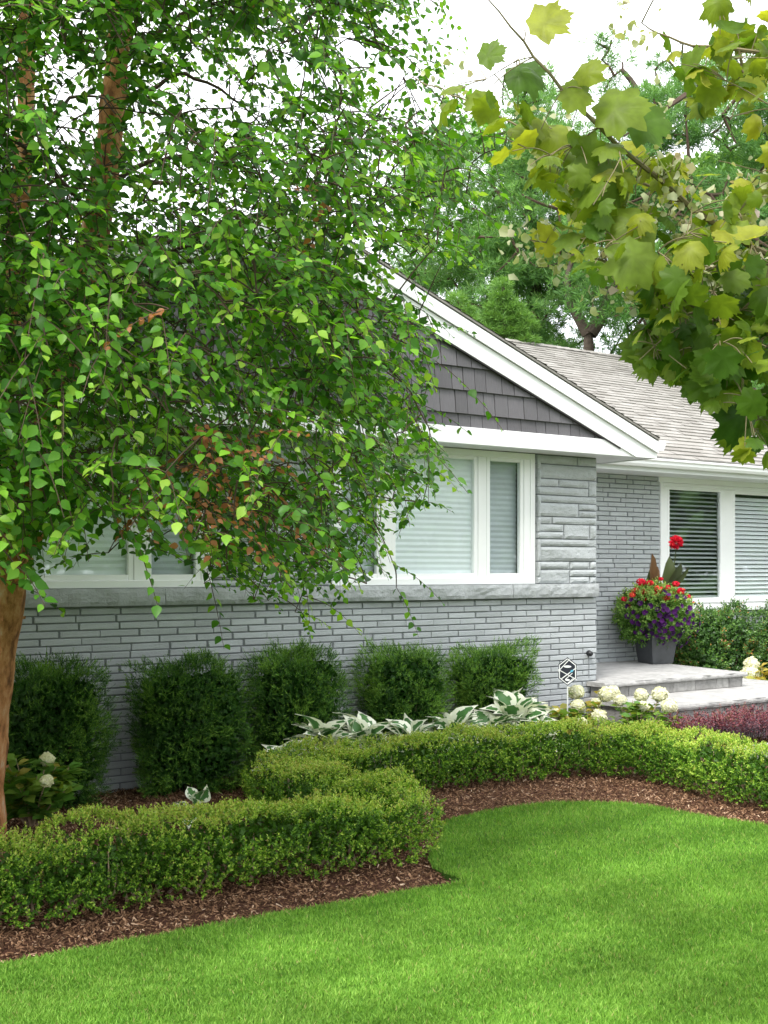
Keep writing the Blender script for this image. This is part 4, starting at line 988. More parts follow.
# petunia: five-lobed trumpet
pv = [(0, 0, -.35)]; pf = []
for k in range(10):
    a = k * 2 * PI / 10; r = 1.0 if k % 2 == 0 else .82; pv.append((math.cos(a) * r, math.sin(a) * r, .12 if k % 2 == 0 else .02))
pf = [(0, 1 + k, 1 + (k + 1) % 10) for k in range(10)]
def on_ball(x, y, push=1.02):       # point on the front of the foliage ball at an image point
    c = cc_ + orig; o_ = np.array([0, 0, EYE]); r = W(x, y, 1.0) - o_; A = r / rad; B = (o_ - c) / rad
    a_, b_, c_ = A @ A, 2 * A @ B, B @ B - push ** 2; ds = b_ * b_ - 4 * a_ * c_
    t = (-b_ - math.sqrt(ds)) / (2 * a_) if ds > 0 else -b_ / (2 * a_); return o_ + r * t
pet_px = [(628, 606), (631, 600), (640, 604), (645, 612), (650, 606), (628, 616), (636, 632), (642, 630), (650, 626), (648, 648), (655, 648), (662, 643), (689, 636), (694, 623), (700, 624), (682, 606), (690, 608), (673, 633), (681, 624), (668, 616), (661, 626), (657, 636), (633, 612), (637, 616), (632, 622), (638, 624), (647, 636), (643, 640), (652, 634), (646, 643), (657, 610), (660, 616), (664, 611), (668, 609), (670, 613), (662, 620), (659, 625), (665, 624), (671, 619), (675, 612), (676, 616), (678, 609), (665, 631), (663, 637), (672, 628), (676, 625), (684, 619), (688, 623), (690, 618), (686, 612), (695, 628), (698, 630), (692, 627), (683, 630), (680, 636), (674, 640), (678, 643), (670, 645), (676, 647), (673, 650), (687, 642), (668, 594), (665, 592), (677, 596), (685, 597), (681, 647), (655, 621), (694, 616), (667, 616), (663, 606), (660, 630), (668, 637)]
Pp, Dn = [], []
for x, y in pet_px:
    for k in range(1):
        p = on_ball(x + rng.normal(0, .5), y + rng.normal(0, .5), 1.17) - orig; Pp.append(p); Dn.append(norm((p - cc_)[None] / rad)[0] + rng.normal(0, .25, 3) + (0, -.3, .1))
for _ in range(26):
    d1 = norm(rng.normal(size=(1, 3)))[0]; d1[1] = abs(d1[1]); Pp.append(cc_ + d1 * rad * 1.14); Dn.append(d1)
Pp, Dn = np.array(Pp), np.array(Dn)
for p, d1 in zip(Pp, Dn):
    mb = MB(); mb.scatter(pv, pf, p[None], np.cross(d1, rng.normal(size=3))[None], d1[None], [rng.uniform(.030, .041)], [rng.uniform(0, 1)]); mb.build('petunia', M['petunia'], FL)
mb = None
ger = [(650, 583, .035), (655, 594, .035), (676, 584, .035), (688, 597, .03), (628, 606, .028), (644, 599, .026), (674, 600, .03), (641, 582, .045), (636, 591, .04), (632, 595, .03), (624, 599, .028), (645, 592, .04), (661, 579, .022), (659, 589, .042), (667, 588, .04), (681, 591, .04), (666, 598, .036), (672, 593, .03), (663, 593, .03), (693.5, 602.5, .012)]
ms = MB()
for x, y, r in ger:
    mb = MB()
    c = W(x, y, Zp - .18 + rng.normal(0, .04)) - orig; n2 = 60; d1 = norm(rng.normal(size=(n2, 3))); rr = r * 1.15
    mb.scatter(PET, LEAF4F, c + d1 * rr * (1, 1, .7), np.cross(d1, rng.normal(size=d1.shape)), d1 + rng.normal(0, .4, d1.shape), rr * .55, np.clip(rng.normal(.45 if y < 600 else .9, .25, n2) + (.4 if (x, y) in ((659, 589), (666, 598), (632, 595)) else 0), 0, 1))
    ms.tube([cc_ + (0, 0, -.1), cc_ + (c - cc_) * (.5, .5, .5), c], [.004, .004, .003], 4, caps=False); mb.build('geranium', M['red'], FL)
ms.build('flower_stem', M['potleaf'], FL)
# canna
CN = empty('canna', tuple(orig)); tag(CN, 'tall bronze leaved canna with one red bloom rising from the charcoal planter', 'flower')
def P_(x, y, dz=0): return W(x, y, Zp + dz) - orig
ms = MB(); ms.tube([P_(668, 600), P_(672, 575), P_(675, 560), P_(676, 549)], [.011, .009, .007, .005], 6); ms.tube([P_(656, 600), P_(654, 585), P_(653, 572)], [.010, .009, .006], 6)
ms.build('stem', M['canna'], CN)
CL = [(0, 0, 0), (.13, .2, .03), (.19, .5, .04), (.11, .82, .02), (0, 1, -.04), (-.11, .82, .02), (-.19, .5, .04), (-.13, .2, .03), (0, .2, -.01), (0, .5, -.015), (0, .82, -.02)]
CLF = [(0, 1, 8, 8), (1, 2, 9, 8), (2, 3, 10, 9), (3, 4, 10, 10), (0, 8, 7, 7), (8, 9, 6, 7), (9, 10, 5, 6), (10, 4, 5, 5)]
CLT = [(0, 1, 8), (1, 2, 9), (1, 9, 8), (2, 3, 10), (2, 10, 9), (3, 4, 10), (0, 8, 7), (8, 9, 6), (8, 6, 7), (9, 10, 5), (9, 5, 6), (10, 4, 5)]
mb = MB()
for (x0, y0, x1, y1, t, wf) in [(668, 598, 670, 556, .45, 1.0), (668, 592, 682, 563, .2, 1.1), (671, 590, 690, 567, .35, .6), (652, 600, 650, 570, .2, 1.2), (652, 586, 653, 553, .8, 1.0), (655, 590, 658, 566, .8, .8), (667, 590, 676, 572, .3, 1.0), (648, 598, 647, 578, .15, 1.2)]:
    a, b = P_(x0, y0, -.05), P_(x1, y1, -.05 + rng.normal(0, .05)); L = np.linalg.norm(b - a)
    tv = np.array(CL) * (wf, 1, 1); mb.scatter(tv, CLT, a[None], (b - a)[None], np.array([[.5, -1, .1]]) + rng.normal(0, .2, (1, 3)), [L], t)
mb.build('leaves', M['canna'], CN, True)
mb = MB(); c = P_(676, 542.5, -.02); n2 = 110; d1 = norm(rng.normal(size=(n2, 3)))
mb.scatter(OV, OVF, c + d1 * .028, d1 + (0, 0, .3), rng.normal(size=d1.shape), .065, np.clip(rng.normal(.4, .25, n2), 0, .8)); mb.build('bloom', M['red'], CN)
# ------------------------------------------------------------------ river birch
BC = np.array([-2.30, 7.15])
BT = empty('river_birch', (BC[0], BC[1], 0)); tag(BT, 'multi stemmed river birch with peeling orange bark and a wide drooping crown at the left', 'tree')
b0 = np.array([BC[0], BC[1], 0.0])
def bez(pts, n=24):
    pts = np.array(pts, float); t = np.linspace(0, 1, n); s = np.linspace(0, 1, len(pts))
    # smooth through points
    q = np.stack([np.interp(t, s, pts[:, k]) for k in range(3)], 1)
    for _ in range(4): q[1:-1] = (q[:-2] + 2 * q[1:-1] + q[2:]) / 4
    return q
stems = [bez([W(-23, 838, 7.35), W(-18, 760, 7.3), W(-9, 680, 7.25), W(2, 600, 7.2), W(28, 470, 7.15), W(78, 320, 7.1), W(104, 190, 7.1), W(122, 20, 7.1), W(135, -180, 7.1), W(150, -420, 7.1)], 40),
         bez([W(-40, 836, 7.55), W(-35, 700, 7.6), W(-15, 500, 7.7), W(8, 330, 7.8), W(24, 160, 7.9), W(30, -40, 8.0), W(20, -360, 8.1)], 34),
         bez([W(-60, 840, 7.3), W(-90, 700, 7.1), W(-150, 480, 6.8), W(-210, 240, 6.6), W(-250, -60, 6.5), W(-270, -330, 6.5)], 34)]
rads = [np.linspace(.150, .024, 40), np.linspace(.12, .02, 34), np.linspace(.12, .02, 34)]
rads[0][:9] = np.linspace(.142, .128, 9)
for st, rd in zip(stems, rads):
    mb = MB(); st = st.copy(); st[:, :2] += 0; st2 = resample(st, .05); r2 = np.interp(np.linspace(0, 1, len(st2)), np.linspace(0, 1, len(rd)), rd)
    r2 = r2 * (1 + .05 * np.sin(np.arange(len(st2)) * .7) + .3 * np.exp(-np.arange(len(st2)) / 4.0))
    mb.tube(st2 - b0, r2, 18, caps=False)
    v = mb.v[-1]; v += noise3(v, 5, 7.0)[:, None] * .006
    # curls of peeling bark
    for i in range(150):
        j = rng.integers(2, len(st2) - 2); a = rng.uniform(0, 2 * PI); dr_ = np.array([math.cos(a), math.sin(a), 0]); tn_ = np.array([-math.sin(a), math.cos(a), 0]); r_ = r2[j]
        w_ = rng.uniform(.012, .035) * min(1, r_ / .09); h_ = rng.uniform(.02, .07) * min(1, r_ / .08); p = st2[j] - b0 + dr_ * (r_ + .001)
        q = []
        for k in range(4): q += [p + tn_ * (w_ * k / 3) + dr_ * (.014 * (k / 3) ** 2 * rng.uniform(.6, 1.2)) - np.array([0, 0, h_ / 2]), p + tn_ * (w_ * k / 3) + dr_ * (.016 * (k / 3) ** 2) + np.array([0, 0, h_ / 2 * rng.uniform(.4, 1)])]
        mb.add(q, [(0, 2, 3, 1), (2, 4, 5, 3), (4, 6, 7, 5)], rng.random())
    mb.build('trunk', M['birchbark'], BT, True)

CROWN = np.array([(-430, 560), (-200, 600), (-60, 590), (30, 596), (70, 570), (110, 556), (150, 566), (200, 582), (236, 596), (262, 612), (335, 614), (348, 590), (398, 588), (404, 548), (440, 505), (452, 450), (436, 405), (458, 350), (436, 312),
                  (404, 286), (424, 262), (482, 288), (486, 262), (450, 236), (492, 205), (500, 120), (452, 76), (430, 30), (452, 5), (455, -30), (400, -190), (300, -330), (150, -480), (-100, -560), (-350, -420), (-480, -120), (-500, 300)], float)
GAPS = [(70, 92, 26, .12), (103, 150, 13, .3), (142, 190, 16, .3), (205, 108, 20, .25), (276, 82, 24, .12), (300, 72, 14, .3), (362, 66, 22, .15), (384, 92, 22, .1), (440, 40, 26, .1), (190, 90, 16, .4), (70, 170, 18, .3), (30, 178, 12, .4), (150, 330, 14, .4), (240, 388, 26, .55), (215, 405, 22, .55), (328, 445, 26, .45), (95, 556, 34, .30), (170, 566, 26, .45), (360, 500, 24, .6), (212, 200, 16, .35), (320, 130, 12, .4), (385, 160, 14, .4),
        (398, 272, 26, .3), (425, 320, 24, .45), (365, 262, 14, .5), (365, 540, 18, .5), (290, 470, 20, .6), (430, 290, 22, .3), (400, 75, 16, .3), (235, 50, 12, .5), (415, 100, 14, .5), (10, 100, 10, .5), (150, 140, 14, .5)]
def crown_pts(n, Rm=3.15):
    out = []
    while sum(map(len, out)) < n:
        m_ = n * 2; x = rng.uniform(-520, 510, m_); y = rng.uniform(-570, 620, m_); k = inpoly(x, y, CROWN); x, y = x[k], y[k]
        Z = rng.uniform(4.1, 9.8, len(x)); p = np.stack([(x - 384) / F * Z, Z, EYE - (y - HZ) / F * Z], 1)
        dd = np.hypot(p[:, 0] - BC[0], p[:, 1] - BC[1]); zc = np.clip((p[:, 2] - 3.2) / 4.6, -.6, 1); R = Rm * np.sqrt(np.clip(1 - np.where(zc > 0, zc ** 2.2, (zc / .9) ** 2 * .35), 0.02, 1))
        k = (dd < R) & (rng.random(len(x)) < .45 + .55 * (dd / R) ** 1.3) & (p[:, 2] > 1.35)
        k &= rng.random(len(x)) < np.clip((11 - Z) / 5, .25, 1)
        cl = noise3(p, 91, 2.0, 2); k &= (cl > np.where((x < 340) & (y > 220) & (y < 535), -.5, -.22)) | (rng.random(len(x)) < .22)
        for gx_, gy_, gr_, gp_ in GAPS:
            ins = (x - gx_) ** 2 + (y - gy_) ** 2 < gr_ ** 2 ; k &= ~ins | (rng.random(len(x)) < gp_)
        out.append(p[k])
    return np.concatenate(out)[:n]
# main limbs arching out of the stems, then branches to every spray
limbs = []
for i in range(46):
    s_i = rng.choice(3, p=[.5, .25, .25]); st = stems[s_i]; j = int(rng.uniform(.30, .93) * len(st)); p0 = st[j]; a = rng.uniform(0, 2 * PI)
    if i < 16: a = rng.uniform(-1.3, .5)           # toward the house corner and the lawn
    L = rng.uniform(1.4, 2.7) * (1 - .45 * j / len(st)); n_ = 14; t = np.linspace(0, 1, n_)
    out_ = np.array([math.cos(a), math.sin(a), 0]); rise = rng.uniform(.15, .75) * L * .6
    q = p0 + np.outer(t * L, out_) + np.outer(rise * np.sin(t * PI * .75) - .35 * L * t ** 2.5 * .6, [0, 0, 1]) + np.cumsum(rng.normal(0, .014, (n_, 3)), 0)
    limbs.append((q, np.linspace(.019, .004, n_)))
mb = MB()
def cut_inside(q, r_):
    px, py = 384 + F * q[:, 0] / q[:, 1], HZ - F * (q[:, 2] - EYE) / q[:, 1]; ok = inpoly(px, py + 14, CROWN)
    n_ = len(q) if ok.all() else int(np.argmin(ok)); return q[:n_], r_[:n_]
limbs = [l for l in (cut_inside(q, r_) for q, r_ in limbs) if len(l[0]) > 6]
for q, r_ in limbs: mb.tube(q - b0, r_, 6, caps=False)
LP = np.concatenate([q[2:] for q, _ in limbs] + [s_[14:] for s_ in stems])
NT = 11500
tw = crown_pts(NT)
V_, TWIG, LPOS, LD, LN, LS, LT = 0, [], [], [], [], [], []
SUB = [LP]
order = np.argsort(((tw[:, None, :] - LP[None, ::3]) ** 2).sum(2).min(1))
nodes = LP[::2].copy(); newn = []
bmb = mb
brown_c = W(220, 468, 4.95)
for cnt, i in enumerate(order):
    p = tw[i]; d2 = ((nodes - p) ** 2).sum(1) + 0.6 * np.clip(p[2] - nodes[:, 2] - .1, 0, 9) * 0; q0 = nodes[np.argmin(d2)]
    out_ = np.array([p[0] - BC[0], p[1] - BC[1], 0]); out_ /= np.linalg.norm(out_) + 1e-6
    dr_ = norm((out_ * rng.uniform(.4, 1) + rng.normal(0, .55, 3) * (1, 1, .4) + (0, 0, rng.uniform(-.75, .2)))[None])[0]
    Lt = rng.uniform(.22, .42); e_ = p + dr_ * Lt - (0, 0, Lt * .35 + .03); sx_, sy_ = 384 + F * e_[0] / e_[1], HZ - F * (e_[2] - EYE) / e_[1]
    keepit = inpoly(np.array([sx_]), np.array([sy_]), CROWN)[0] or rng.random() < .10
    if keepit:
        for gx_, gy_, gr_, gp_ in GAPS:
            if (sx_ - gx_) ** 2 + (sy_ - gy_) ** 2 < (gr_ * .8) ** 2 and rng.random() > gp_ + .1: keepit = False
    if not keepit: continue
    L = np.linalg.norm(p - q0)
    if L > .05 and keepit:
        mid = (p + q0) / 2 + (0, 0, .10 * L) + rng.normal(0, .05 * L, 3); bq = bez([q0, mid, p], 6); bmb.tube(bq - b0, np.linspace(.0065 if L > .35 else .004, .0026, 6), 4, caps=False)
        newn.append(bq[3::2]);
        if cnt % 40 == 0: nodes = np.concatenate([nodes] + newn); newn = []
    # the spray itself: outward, drooping, leaves alternate
    nl = int(rng.integers(9, 15)); t = np.linspace(0, 1, 5)
    tq = p + np.outer(t * Lt, dr_) - np.outer(t ** 2 * Lt * .35, [0, 0, 1]); bmb.tube(tq - b0, np.linspace(.0026, .0012, 5), 3, caps=False)
    side = norm(np.cross(dr_, [0, 0, 1.])[None])[0]
    tt_ = (np.arange(nl) + .5) / nl; pos = p + np.outer(tt_ * Lt, dr_) - np.outer(tt_ ** 2 * Lt * .35, [0, 0, 1])
    sg = np.where(np.arange(nl) % 2 == 0, 1, -1)[:, None]
    D = dr_ * .55 + side * sg * .75 + np.array([0, 0, -.45]) + rng.normal(0, .33, (nl, 3))
    N_ = np.array([0, 0, .9]) + out_ * .5 + rng.normal(0, .5, (nl, 3))
    dead = np.linalg.norm((p - brown_c) * (1, .6, 1.2)) < .24 + .08 * rng.random() and rng.random() < .75 or rng.random() < .004
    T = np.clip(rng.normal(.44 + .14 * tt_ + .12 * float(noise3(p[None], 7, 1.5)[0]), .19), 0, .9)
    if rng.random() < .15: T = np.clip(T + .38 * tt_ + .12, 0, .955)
    if dead: T[:] = rng.uniform(.975, 1, nl)
    LPOS.append(pos + side * sg * .008); LD.append(D); LN.append(N_); LS.append(rng.uniform(.030, .064, nl) * (1 - .2 * tt_) * (1.12 if T[0] < .97 else .8)); LT.append(T)
mb.build('limbs', M['twig'], BT)
BL = [(0, 0, 0), (.27, .18, .05), (.36, .38, .07), (.25, .66, .04), (0, 1, -.10), (-.25, .66, .04), (-.36, .38, .07), (-.27, .18, .05), (0, .30, 0), (0, .64, -.01)]
BLF = [(0, 1, 8), (1, 2, 8), (2, 9, 8), (2, 3, 9), (3, 4, 9), (0, 8, 7), (7, 8, 6), (6, 8, 9), (6, 9, 5), (5, 9, 4)]
Lp = np.concatenate(LPOS); Ld = np.concatenate(LD); Ln = np.concatenate(LN); Ls = np.concatenate(LS); Lt_ = np.concatenate(LT)
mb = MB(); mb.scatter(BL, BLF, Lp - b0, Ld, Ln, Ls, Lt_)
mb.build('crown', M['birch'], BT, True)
# low leafy shoots on the trunk
# ------------------------------------------------------------------ maple reaching in from the right
MT = empty('maple_tree', (3.1, 3.9, 0)); tag(MT, 'maple whose large lobed leaves hang in from the upper right, close to the camera', 'tree'); m0 = np.array([3.1, 3.9, 0.0])
mb = MB(); ts = bez([(3.1, 3.9, -.1), (3.12, 3.92, 1.2), (3.05, 3.9, 2.6), (3.0, 4.0, 4.2), (3.05, 4.1, 6.0)], 20); mb.tube(ts - m0, np.linspace(.17, .05, 20), 14, caps=False); mb.build('trunk', M['pinebark'], MT, True)
limbsM = [[(3.05, 3.9, 2.3), W(1000, 330, 3.6), W(768, 266, 3.4), W(690, 205, 3.25), W(614, 144, 3.1), W(560, 88, 3.0), W(520, 40, 2.95), W(488, -2, 2.9)],
          [W(690, 205, 3.25), W(600, 165, 3.3), W(520, 128, 3.35), W(450, 92, 3.4), W(412, 78, 3.45)],
          [(3.05, 3.9, 2.0), W(980, 460, 3.7), W(800, 380, 3.5), W(730, 330, 3.4), W(660, 285, 3.3), W(590, 255, 3.25), W(530, 238, 3.2)],
          [W(730, 330, 3.4), W(680, 340, 3.5), W(630, 350, 3.5)], [W(800, 380, 3.5), W(765, 410, 3.45), W(748, 430, 3.45)],
          [(3.02, 3.95, 3.3), W(1000, 60, 3.6), W(820, 60, 3.6), W(740, 50, 3.6), W(680, 45, 3.6), W(640, 22, 3.6)],
          [W(768, 266, 3.4), W(720, 240, 3.5), W(670, 215, 3.6), W(620, 200, 3.6)], [W(1000, 330, 3.6), W(860, 240, 3.9), W(780, 180, 4.0), W(720, 160, 4.0)],
          [W(740, 50, 3.6), W(745, 90, 3.6), W(730, 120, 3.6)], [(3.0, 4.0, 4.0), W(900, -150, 3.8), W(760, -120, 3.8), W(640, -60, 3.8)]]
mb = MB(); nodesM = []
for L in limbsM:
    n_ = 22; q = bez(L, n_); q += rng.normal(0, .003, q.shape); big = len(L) > 5; mb.tube(q - m0, np.linspace(.015 if big else .006, .002, n_) * .8, 6, caps=False); nodesM.append(q)
nodesM = np.concatenate(nodesM)
def maple_outline(k=0):
    r_ = np.random.default_rng(k); half = []
    for a, r in [(-90, .38), (-64, .50), (-44, .47), (-30, .54), (-20, .53), (-8, .64), (0, .55), (6, .56), (14, .47), (22, .52), (29, .56), (34, .64), (40, .72), (46, .61), (52, .60), (60, .50), (66, .56), (71, .56), (77, .64), (82, .58)]:
        rr = r * r_.uniform(.93, 1.07); half.append((math.cos(math.radians(a)) * rr, .42 + math.sin(math.radians(a)) * rr))
    half[0] = (0, .02)
    return half + [(0, 1.14)] + [(-x * r_.uniform(.94, 1.06), y) for x, y in half[:0:-1]]
def maple_mesh(k):
    mo = maple_outline(k); nn_ = len(mo); V = [(0, .36, 0)] + [(x * .5, .36 + (y - .36) * .5, 0) for x, y in mo] + [(x, y, 0) for x, y in mo]
    V = np.array(V); r = np.hypot(V[:, 0], V[:, 1] - .36); th = np.arctan2(V[:, 1] - .36, V[:, 0])
    V[:, 2] = .10 * np.abs(np.sin(th * 2.6 + .6)) * r - (.16 + .26 * k) * r ** 2 + .05 * V[:, 0] * (k - 1.5)
    T = [(0, 1 + i, 1 + (i + 1) % nn_) for i in range(nn_)]
    for i in range(nn_):
        a, b, c, d = 1 + i, 1 + (i + 1) % nn_, 1 + nn_ + (i + 1) % nn_, 1 + nn_ + i; T += [(a, d, c), (a, c, b)]
    return V * .86, T
MREG = [([(560, 190), (640, 150), (700, 150), (790, 120), (800, 400), (768, 462), (735, 452), (742, 420), (690, 385), (640, 375), (628, 345), (660, 300), (590, 262), (545, 225)], 330, (2.9, 3.7), 'low'),
        ([(690, 250), (800, 230), (800, 440), (745, 450), (735, 400), (672, 366), (630, 360)], 200, (3.1, 3.8), 'dark'),
        ([(655, 22), (700, -20), (800, -30), (800, 150), (752, 120), (705, 118), (680, 70)], 90, (3.3, 3.9), 'low'),
        ([(430, 88), (480, 75), (560, 120), (640, 160), (600, 205), (540, 180), (470, 120)], 46, (3.0, 3.5), 'yel'),
        ([(800, -30), (1150, -250), (1300, 100), (1200, 420), (900, 470), (800, 400)], 240, (2.9, 4.4), 'dark'), ([(640, -30), (900, -40), (1100, -300), (800, -330)], 90, (3.2, 4.4), 'dark')]
Pm, Dm, Nm, Sm, Tm = [], [], [], [], []
def addm(p, d, n_, s, t): Pm.append(p); Dm.append(d); Nm.append(n_); Sm.append(s); Tm.append(t)
for x, y, Z, dx, dy, s, t in [(528, 28, 2.95, .9, .3, .125, .95), (560, 92, 3.0, .8, -.2, .10, .8), (583, 85, 3.0, .3, .6, .09, .85), (505, 70, 3.0, .9, .1, .12, .45), (515, 68, 3.1, .7, -.4, .10, .3), (595, 115, 3.05, 1, .1, .16, .75), (600, 150, 3.1, .2, -.9, .17, .62),
                              (612, 160, 3.1, .15, -1, .19, .7), (478, 60, 3.2, .9, .2, .09, .6), (472, 92, 3.2, .5, -.5, .10, .8), (570, 130, 3.2, -.8, -.5, .12, .85), (548, 128, 3.2, -.9, .2, .10, .8), (625, 120, 3.1, .9, -.3, .14, .5), (640, 240, 3.0, -.2, -.9, .15, .7), (650, 215, 3.1, -.6, -.6, .15, .75), (740, 400, 3.3, .1, -1, .14, .2), (700, 345, 3.3, -.8, -.4, .13, .55), (655, 345, 3.4, -1, -.2, .12, .6)]:
    p = W(x, y, Z); addm(p, np.array([dx, -.15, dy]) + rng.normal(0, .1, 3), np.array([rng.normal(0, .3), -1, .45]), s, t)
for poly, n_, (za, zb2), kind in MREG:
    poly = np.array(poly, float); lo, hi = poly.min(0), poly.max(0); c_ = 0
    while c_ < n_:
        x, y = rng.uniform(lo[0], hi[0]), rng.uniform(lo[1], hi[1])
        if not inpoly(np.array([x]), np.array([y]), poly)[0]: continue
        Z = rng.uniform(za, zb2); p = W(x, y, Z)
        if noise3(p[None], 55, 4.0, 2)[0] < (-.12 if y < 260 else -.4): continue
        d = rng.normal(0, .65, 3) + (-.15, -.1, -.6); nn = rng.normal(0, .6, 3) + (0, -.3, .85)
        t = {'low': rng.normal(.62, .18), 'dark': rng.normal(.42, .18), 'yel': rng.normal(.76, .12)}[kind]
        if kind == 'low' and y < 260: t += .15
        addm(p, d, nn, rng.uniform(.042, .100), float(np.clip(t, 0, 1))); c_ += 1
Pm, Dm, Nm = np.array(Pm), norm(np.array(Dm)), np.array(Nm); Sm = np.array(Sm)
for i in np.argsort(((Pm[:, None] - nodesM[None]) ** 2).sum(2).min(1)):
    p, d = Pm[i], Dm[i]; j = np.argmin(((nodesM - p) ** 2).sum(1)); q0 = nodesM[j]; L = np.linalg.norm(p - q0)
    q = bez([q0, (p + q0) / 2 + (0, 0, .12 * L) + rng.normal(0, .06 * L, 3), p - d * .01], 7); mb.tube(q - m0, np.linspace(.0032 if L > .2 else .0018, .0012, 7), 4, caps=False)
    if L > .12: nodesM = np.vstack([nodesM, q[2:5]])
mb.build('branches', M['shoot'], MT)
mb = MB(); h_ = rng.uniform(.6, 1.5, len(Pm))
# three slightly different foldings of the leaf
for k in range(4):
    s_ = slice(k, None, 4); mv, mf = maple_mesh(k)
    mb.scatter(mv, mf, (Pm - m0)[s_], Dm[s_], Nm[s_], Sm[s_], np.array(Tm)[s_])
mb.build('leaves', M['maple'], MT, True)
# curled pale new growth at the shoot tips
Pc = []
for x, y, Z, n_ in [(665, 170, 3.2, 26), (640, 215, 3.2, 26), (690, 230, 3.3, 30), (735, 215, 3.3, 24), (760, 240, 3.3, 26), (700, 275, 3.2, 22), (530, 238, 3.2, 14), (552, 243, 3.2, 10), (620, 292, 3.3, 18), (600, 270, 3.3, 14), (545, 140, 3.3, 16), (520, 130, 3.3, 14), (585, 205, 3.3, 14), (640, 30, 3.6, 8), (620, 10, 3.6, 8), (448, 85, 3.4, 8), (660, 115, 3.6, 10), (750, 180, 3.4, 20), (690, 190, 3.2, 18), (560, 262, 3.3, 10), (720, 300, 3.4, 14)]:
    Pc.append(W(x, y, Z) + rng.normal(0, .036, (int(n_ * 1.7), 3)))
Pc = np.concatenate(Pc); CV = [(-.3, 0, 0), (.3, 0, .1), (.42, .5, .34), (-.42, .5, .1), (.2, 1, .0), (-.2, .95, -.2)]
mb = MB(); mb.scatter(CV, [(0, 1, 2, 3), (3, 2, 4, 5)], Pc - m0, rng.normal(size=Pc.shape), rng.normal(size=Pc.shape), rng.uniform(.012, .034, len(Pc)), np.clip(rng.normal(.45, .25, len(Pc)), 0, 1)); mb.build('young_leaves', M['maplepale'], MT, True)

# ------------------------------------------------------------------ trees beyond the roof
NEED = [(0, 0, 0), (.045, .5, 0), (0, 1, 0), (-.045, .5, 0)]
def pine(name, base, trunk, rt, pads, label, mat, needle=.16, per=46, tone=.45, limbr=.07, group='trees behind the house', broad=False):
    root = empty(name, base); tag(root, label, 'tree', group); b = np.array(base, float)
    mb = MB(); mains = []
    for tr_, r_ in trunk: q = bez(tr_, 26); mb.tube(q - b, np.linspace(r_, r_ * .3, 26), 10, caps=False); mains.append(q)
    mb.build('trunk', M['pinebark'], root, True)
    nodes = np.concatenate(mains); lm = MB(); P_, D_, N_, T_ = [], [], [], []
    pads = sorted(pads, key=lambda p: np.min(((nodes - p[0]) ** 2).sum(1)))
    for c, r in pads:
        j = np.argmin(((nodes - c) ** 2).sum(1)); q0 = nodes[j]; L = np.linalg.norm(c - q0); q = bez([q0, (q0 + c) / 2 + rng.normal(0, .08 * L, 3), c], 8); lm.tube(q - b, np.linspace(min(limbr, .02 + .02 * L), .015, 8), 5, caps=False)
        nodes = np.vstack([nodes, q[3:]])
        n_ = int(per * (r / .5) ** 1.6); d = norm(rng.normal(size=(n_, 3))); pp = c + d * r * (1, 1, .42 if not broad else .8) * (rng.uniform(.25, 1, n_) ** .4)[:, None]
        for k in range(13 if not broad else 4):
            P_.append(pp); D_.append(d * (.5, .5, .2) + (0, 0, .35 if not broad else 0) + rng.normal(0, .6, d.shape)); N_.append(rng.normal(size=d.shape) + (0, 0, .5)); T_.append(tone + .28 * d[:, 2] * .6 + rng.normal(0, .14, n_))
    lm.build('limbs', M['twig'], root)
    mb = MB(); Pa = np.concatenate(P_)
    if broad: tv = [(0, 0, 0), (.38, .5, .1), (0, 1, 0), (-.38, .5, .1)]
    else: tv = [(-.01, 0, 0), (.045, .6, .02), (0, 1, 0), (-.05, .55, -.02)]
    mb.scatter(tv, LEAF4F, Pa - b, np.concatenate(D_), np.concatenate(N_), needle * rng.uniform(.6, 1.2, len(Pa)), np.clip(np.concatenate(T_), 0, 1)); mb.build('crown', mat, root)
    return root
def padsin(poly, Z, dz, n, r=(.35, .7), seed=0, thr=-.3):
    poly = np.array(poly, float); lo, hi = poly.min(0), poly.max(0); out = []
    while len(out) < n:
        x, y = rng.uniform(lo[0], hi[0]), rng.uniform(lo[1], hi[1])
        if not inpoly(np.array([x]), np.array([y]), poly)[0]: continue
        p = W(x, y, Z + rng.normal(0, dz))
        if noise3(p[None], seed, .55, 2)[0] < thr: continue
        out.append((p, rng.uniform(*r)))
    return out
Z = 25
pa = padsin([(570, 165), (548, 105), (530, 78), (512, 118), (485, 130), (430, 140), (400, 190), (400, 270), (430, 300), (500, 350), (600, 370), (600, 330), (590, 270), (610, 220), (575, 200)], Z, 1.3, 300, (.34, .62), 5, -.2)
pine('pine_tree', (W(532, 600, Z)[0], Z, 0), [([(W(535, 0, Z)[0], Z, -.1), W(536, 340, Z), W(531, 220, Z), W(529, 110, Z)], .24)], .2, pa, 'blue green pine with a straight slim trunk, rising behind the gable', M['pine'], tone=.42)
Z = 22
pb_ = padsin([(560, 180), (590, 120), (630, 95), (700, 60), (760, 60), (850, 90), (900, 300), (760, 400), (600, 372), (605, 330), (575, 300), (560, 250)], Z, 1.4, 330, (.34, .62), 8, -.12)
pb_ += [(W(x, y, Z), .26) for x, y in [(596, 42), (602, 60), (611, 78), (604, 92), (618, 100), (640, 92), (655, 70), (668, 60), (650, 108), (632, 118), (622, 62), (612, 40), (664, 92), (680, 75)]]
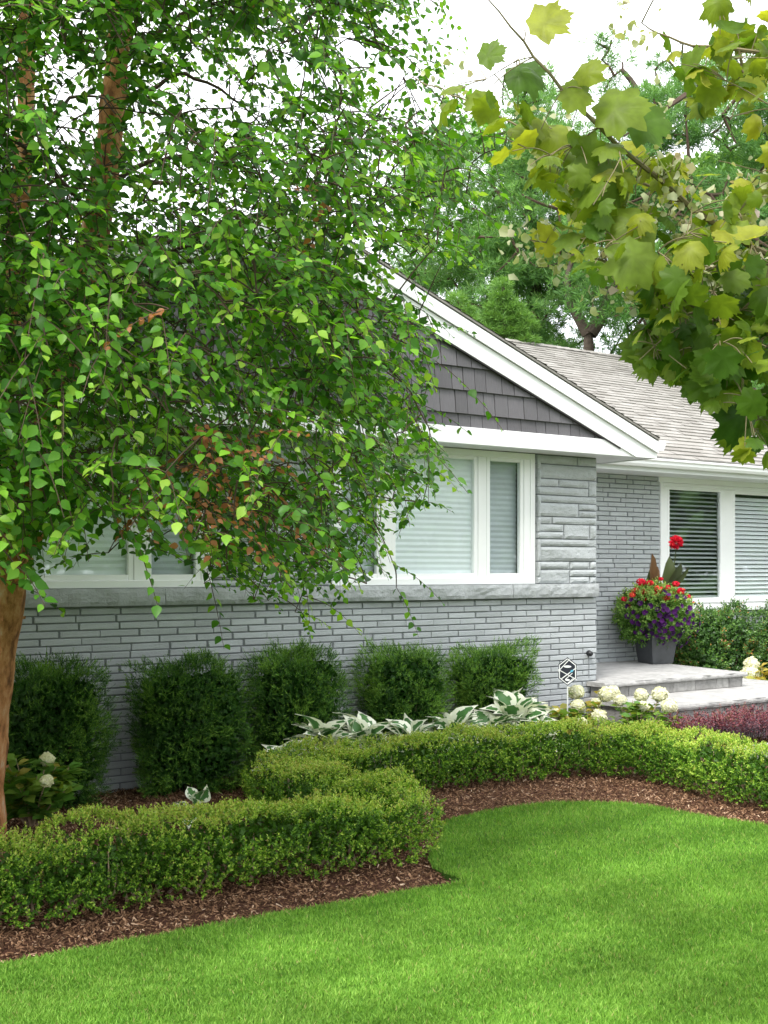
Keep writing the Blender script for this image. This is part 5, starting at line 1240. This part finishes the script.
pine('pine_tree', (W(590, 600, Z)[0], Z, 0), [([(W(588, 0, Z)[0], Z, -.1), W(590, 380, Z), W(588, 330, Z)], .24), ([W(588, 334, Z), W(572, 305, Z), W(566, 280, Z), W(575, 250, Z)], .12), ([W(590, 334, Z), W(606, 310, Z), W(613, 285, Z), W(640, 240, Z), W(655, 160, Z), W(640, 90, Z), W(622, 70, Z)], .14)],
     .2, pb_, 'old pine with a low forked trunk and open reaching branches, behind the porch roof', M['pine'], tone=.36, limbr=.10)
Z = 21
pc_ = padsin([(612, 300), (640, 268), (700, 262), (780, 270), (820, 400), (700, 400), (620, 372)], Z, .8, 60, (.3, .5), 15, -.8)
pine('spruce_tree', (W(668, 600, Z)[0], Z, 0), [([(W(668, 0, Z)[0], Z, -.1), W(668, 420, Z), W(672, 270, Z)], .15)], .2, pc_, 'dark low spruce showing between the forked pine and the maple leaves', M['yew'], tone=.35, needle=.13)
Z = 27
pd = padsin([(655, 190), (700, 155), (760, 130), (850, 150), (900, 330), (780, 380), (670, 330)], Z, 1.2, 90, (.5, .8), 25, -.5)
pine('leafy_tree', (W(765, 600, Z)[0], Z, 0), [([(W(765, 0, Z)[0], Z, -.1), W(765, 380, Z), W(755, 160, Z)], .25)], .2, pd, 'light green leafy tree at the right, beyond the pines', M['palegreen'], tone=.5, broad=True, needle=.17, per=60)
Z = 19
pe_ = [(W(x, y, Z), .17) for x, y in [(503, 285), (500, 297), (508, 300), (497, 308), (506, 312), (514, 308), (492, 318), (502, 322), (512, 320), (520, 318), (488, 330), (498, 334), (508, 334), (518, 332), (526, 326), (494, 345), (506, 346), (516, 345), (527, 340), (484, 342), (470, 322), (464, 312), (474, 330), (456, 300)]]
pine('young_conifer', (W(506, 600, Z)[0], Z, 0), [([(W(506, 0, Z)[0], Z, -.1), W(506, 380, Z), W(503, 284, Z)], .08)], .2, pe_, 'small pale green conifer tip just above the gable rake', M['palegreen'], tone=.45, needle=.12, per=260, limbr=.02)

# woods across the street, behind the camera: what the windows reflect
mb = MB(); ns = 9000
wx = rng.uniform(-45, 26, ns); wt = 7.5 + 2.6 * noise3(np.stack([wx, wx * 0, wx * 0], 1), 33, .12); wz = rng.uniform(.2, 1, ns) * wt
wp = np.stack([31 - .004 * wx ** 2 + rng.normal(0, 1.2, ns), wx, wz], 1)
for k in range(3): mb.scatter([(0, 0, 0), (.38, .5, .1), (0, 1, 0), (-.38, .5, .1)], LEAF4F, wp + rng.normal(0, .4, wp.shape), rng.normal(size=wp.shape), rng.normal(size=wp.shape) + (0, .5, 0), rng.uniform(.5, 1.0, ns), rng.uniform(.1, .7, ns))
tag(mb.build('distant_woods', M['palegreen']), 'leafy woods beyond the neighbouring lawn, mirrored in the windows', 'woods', kind='stuff')
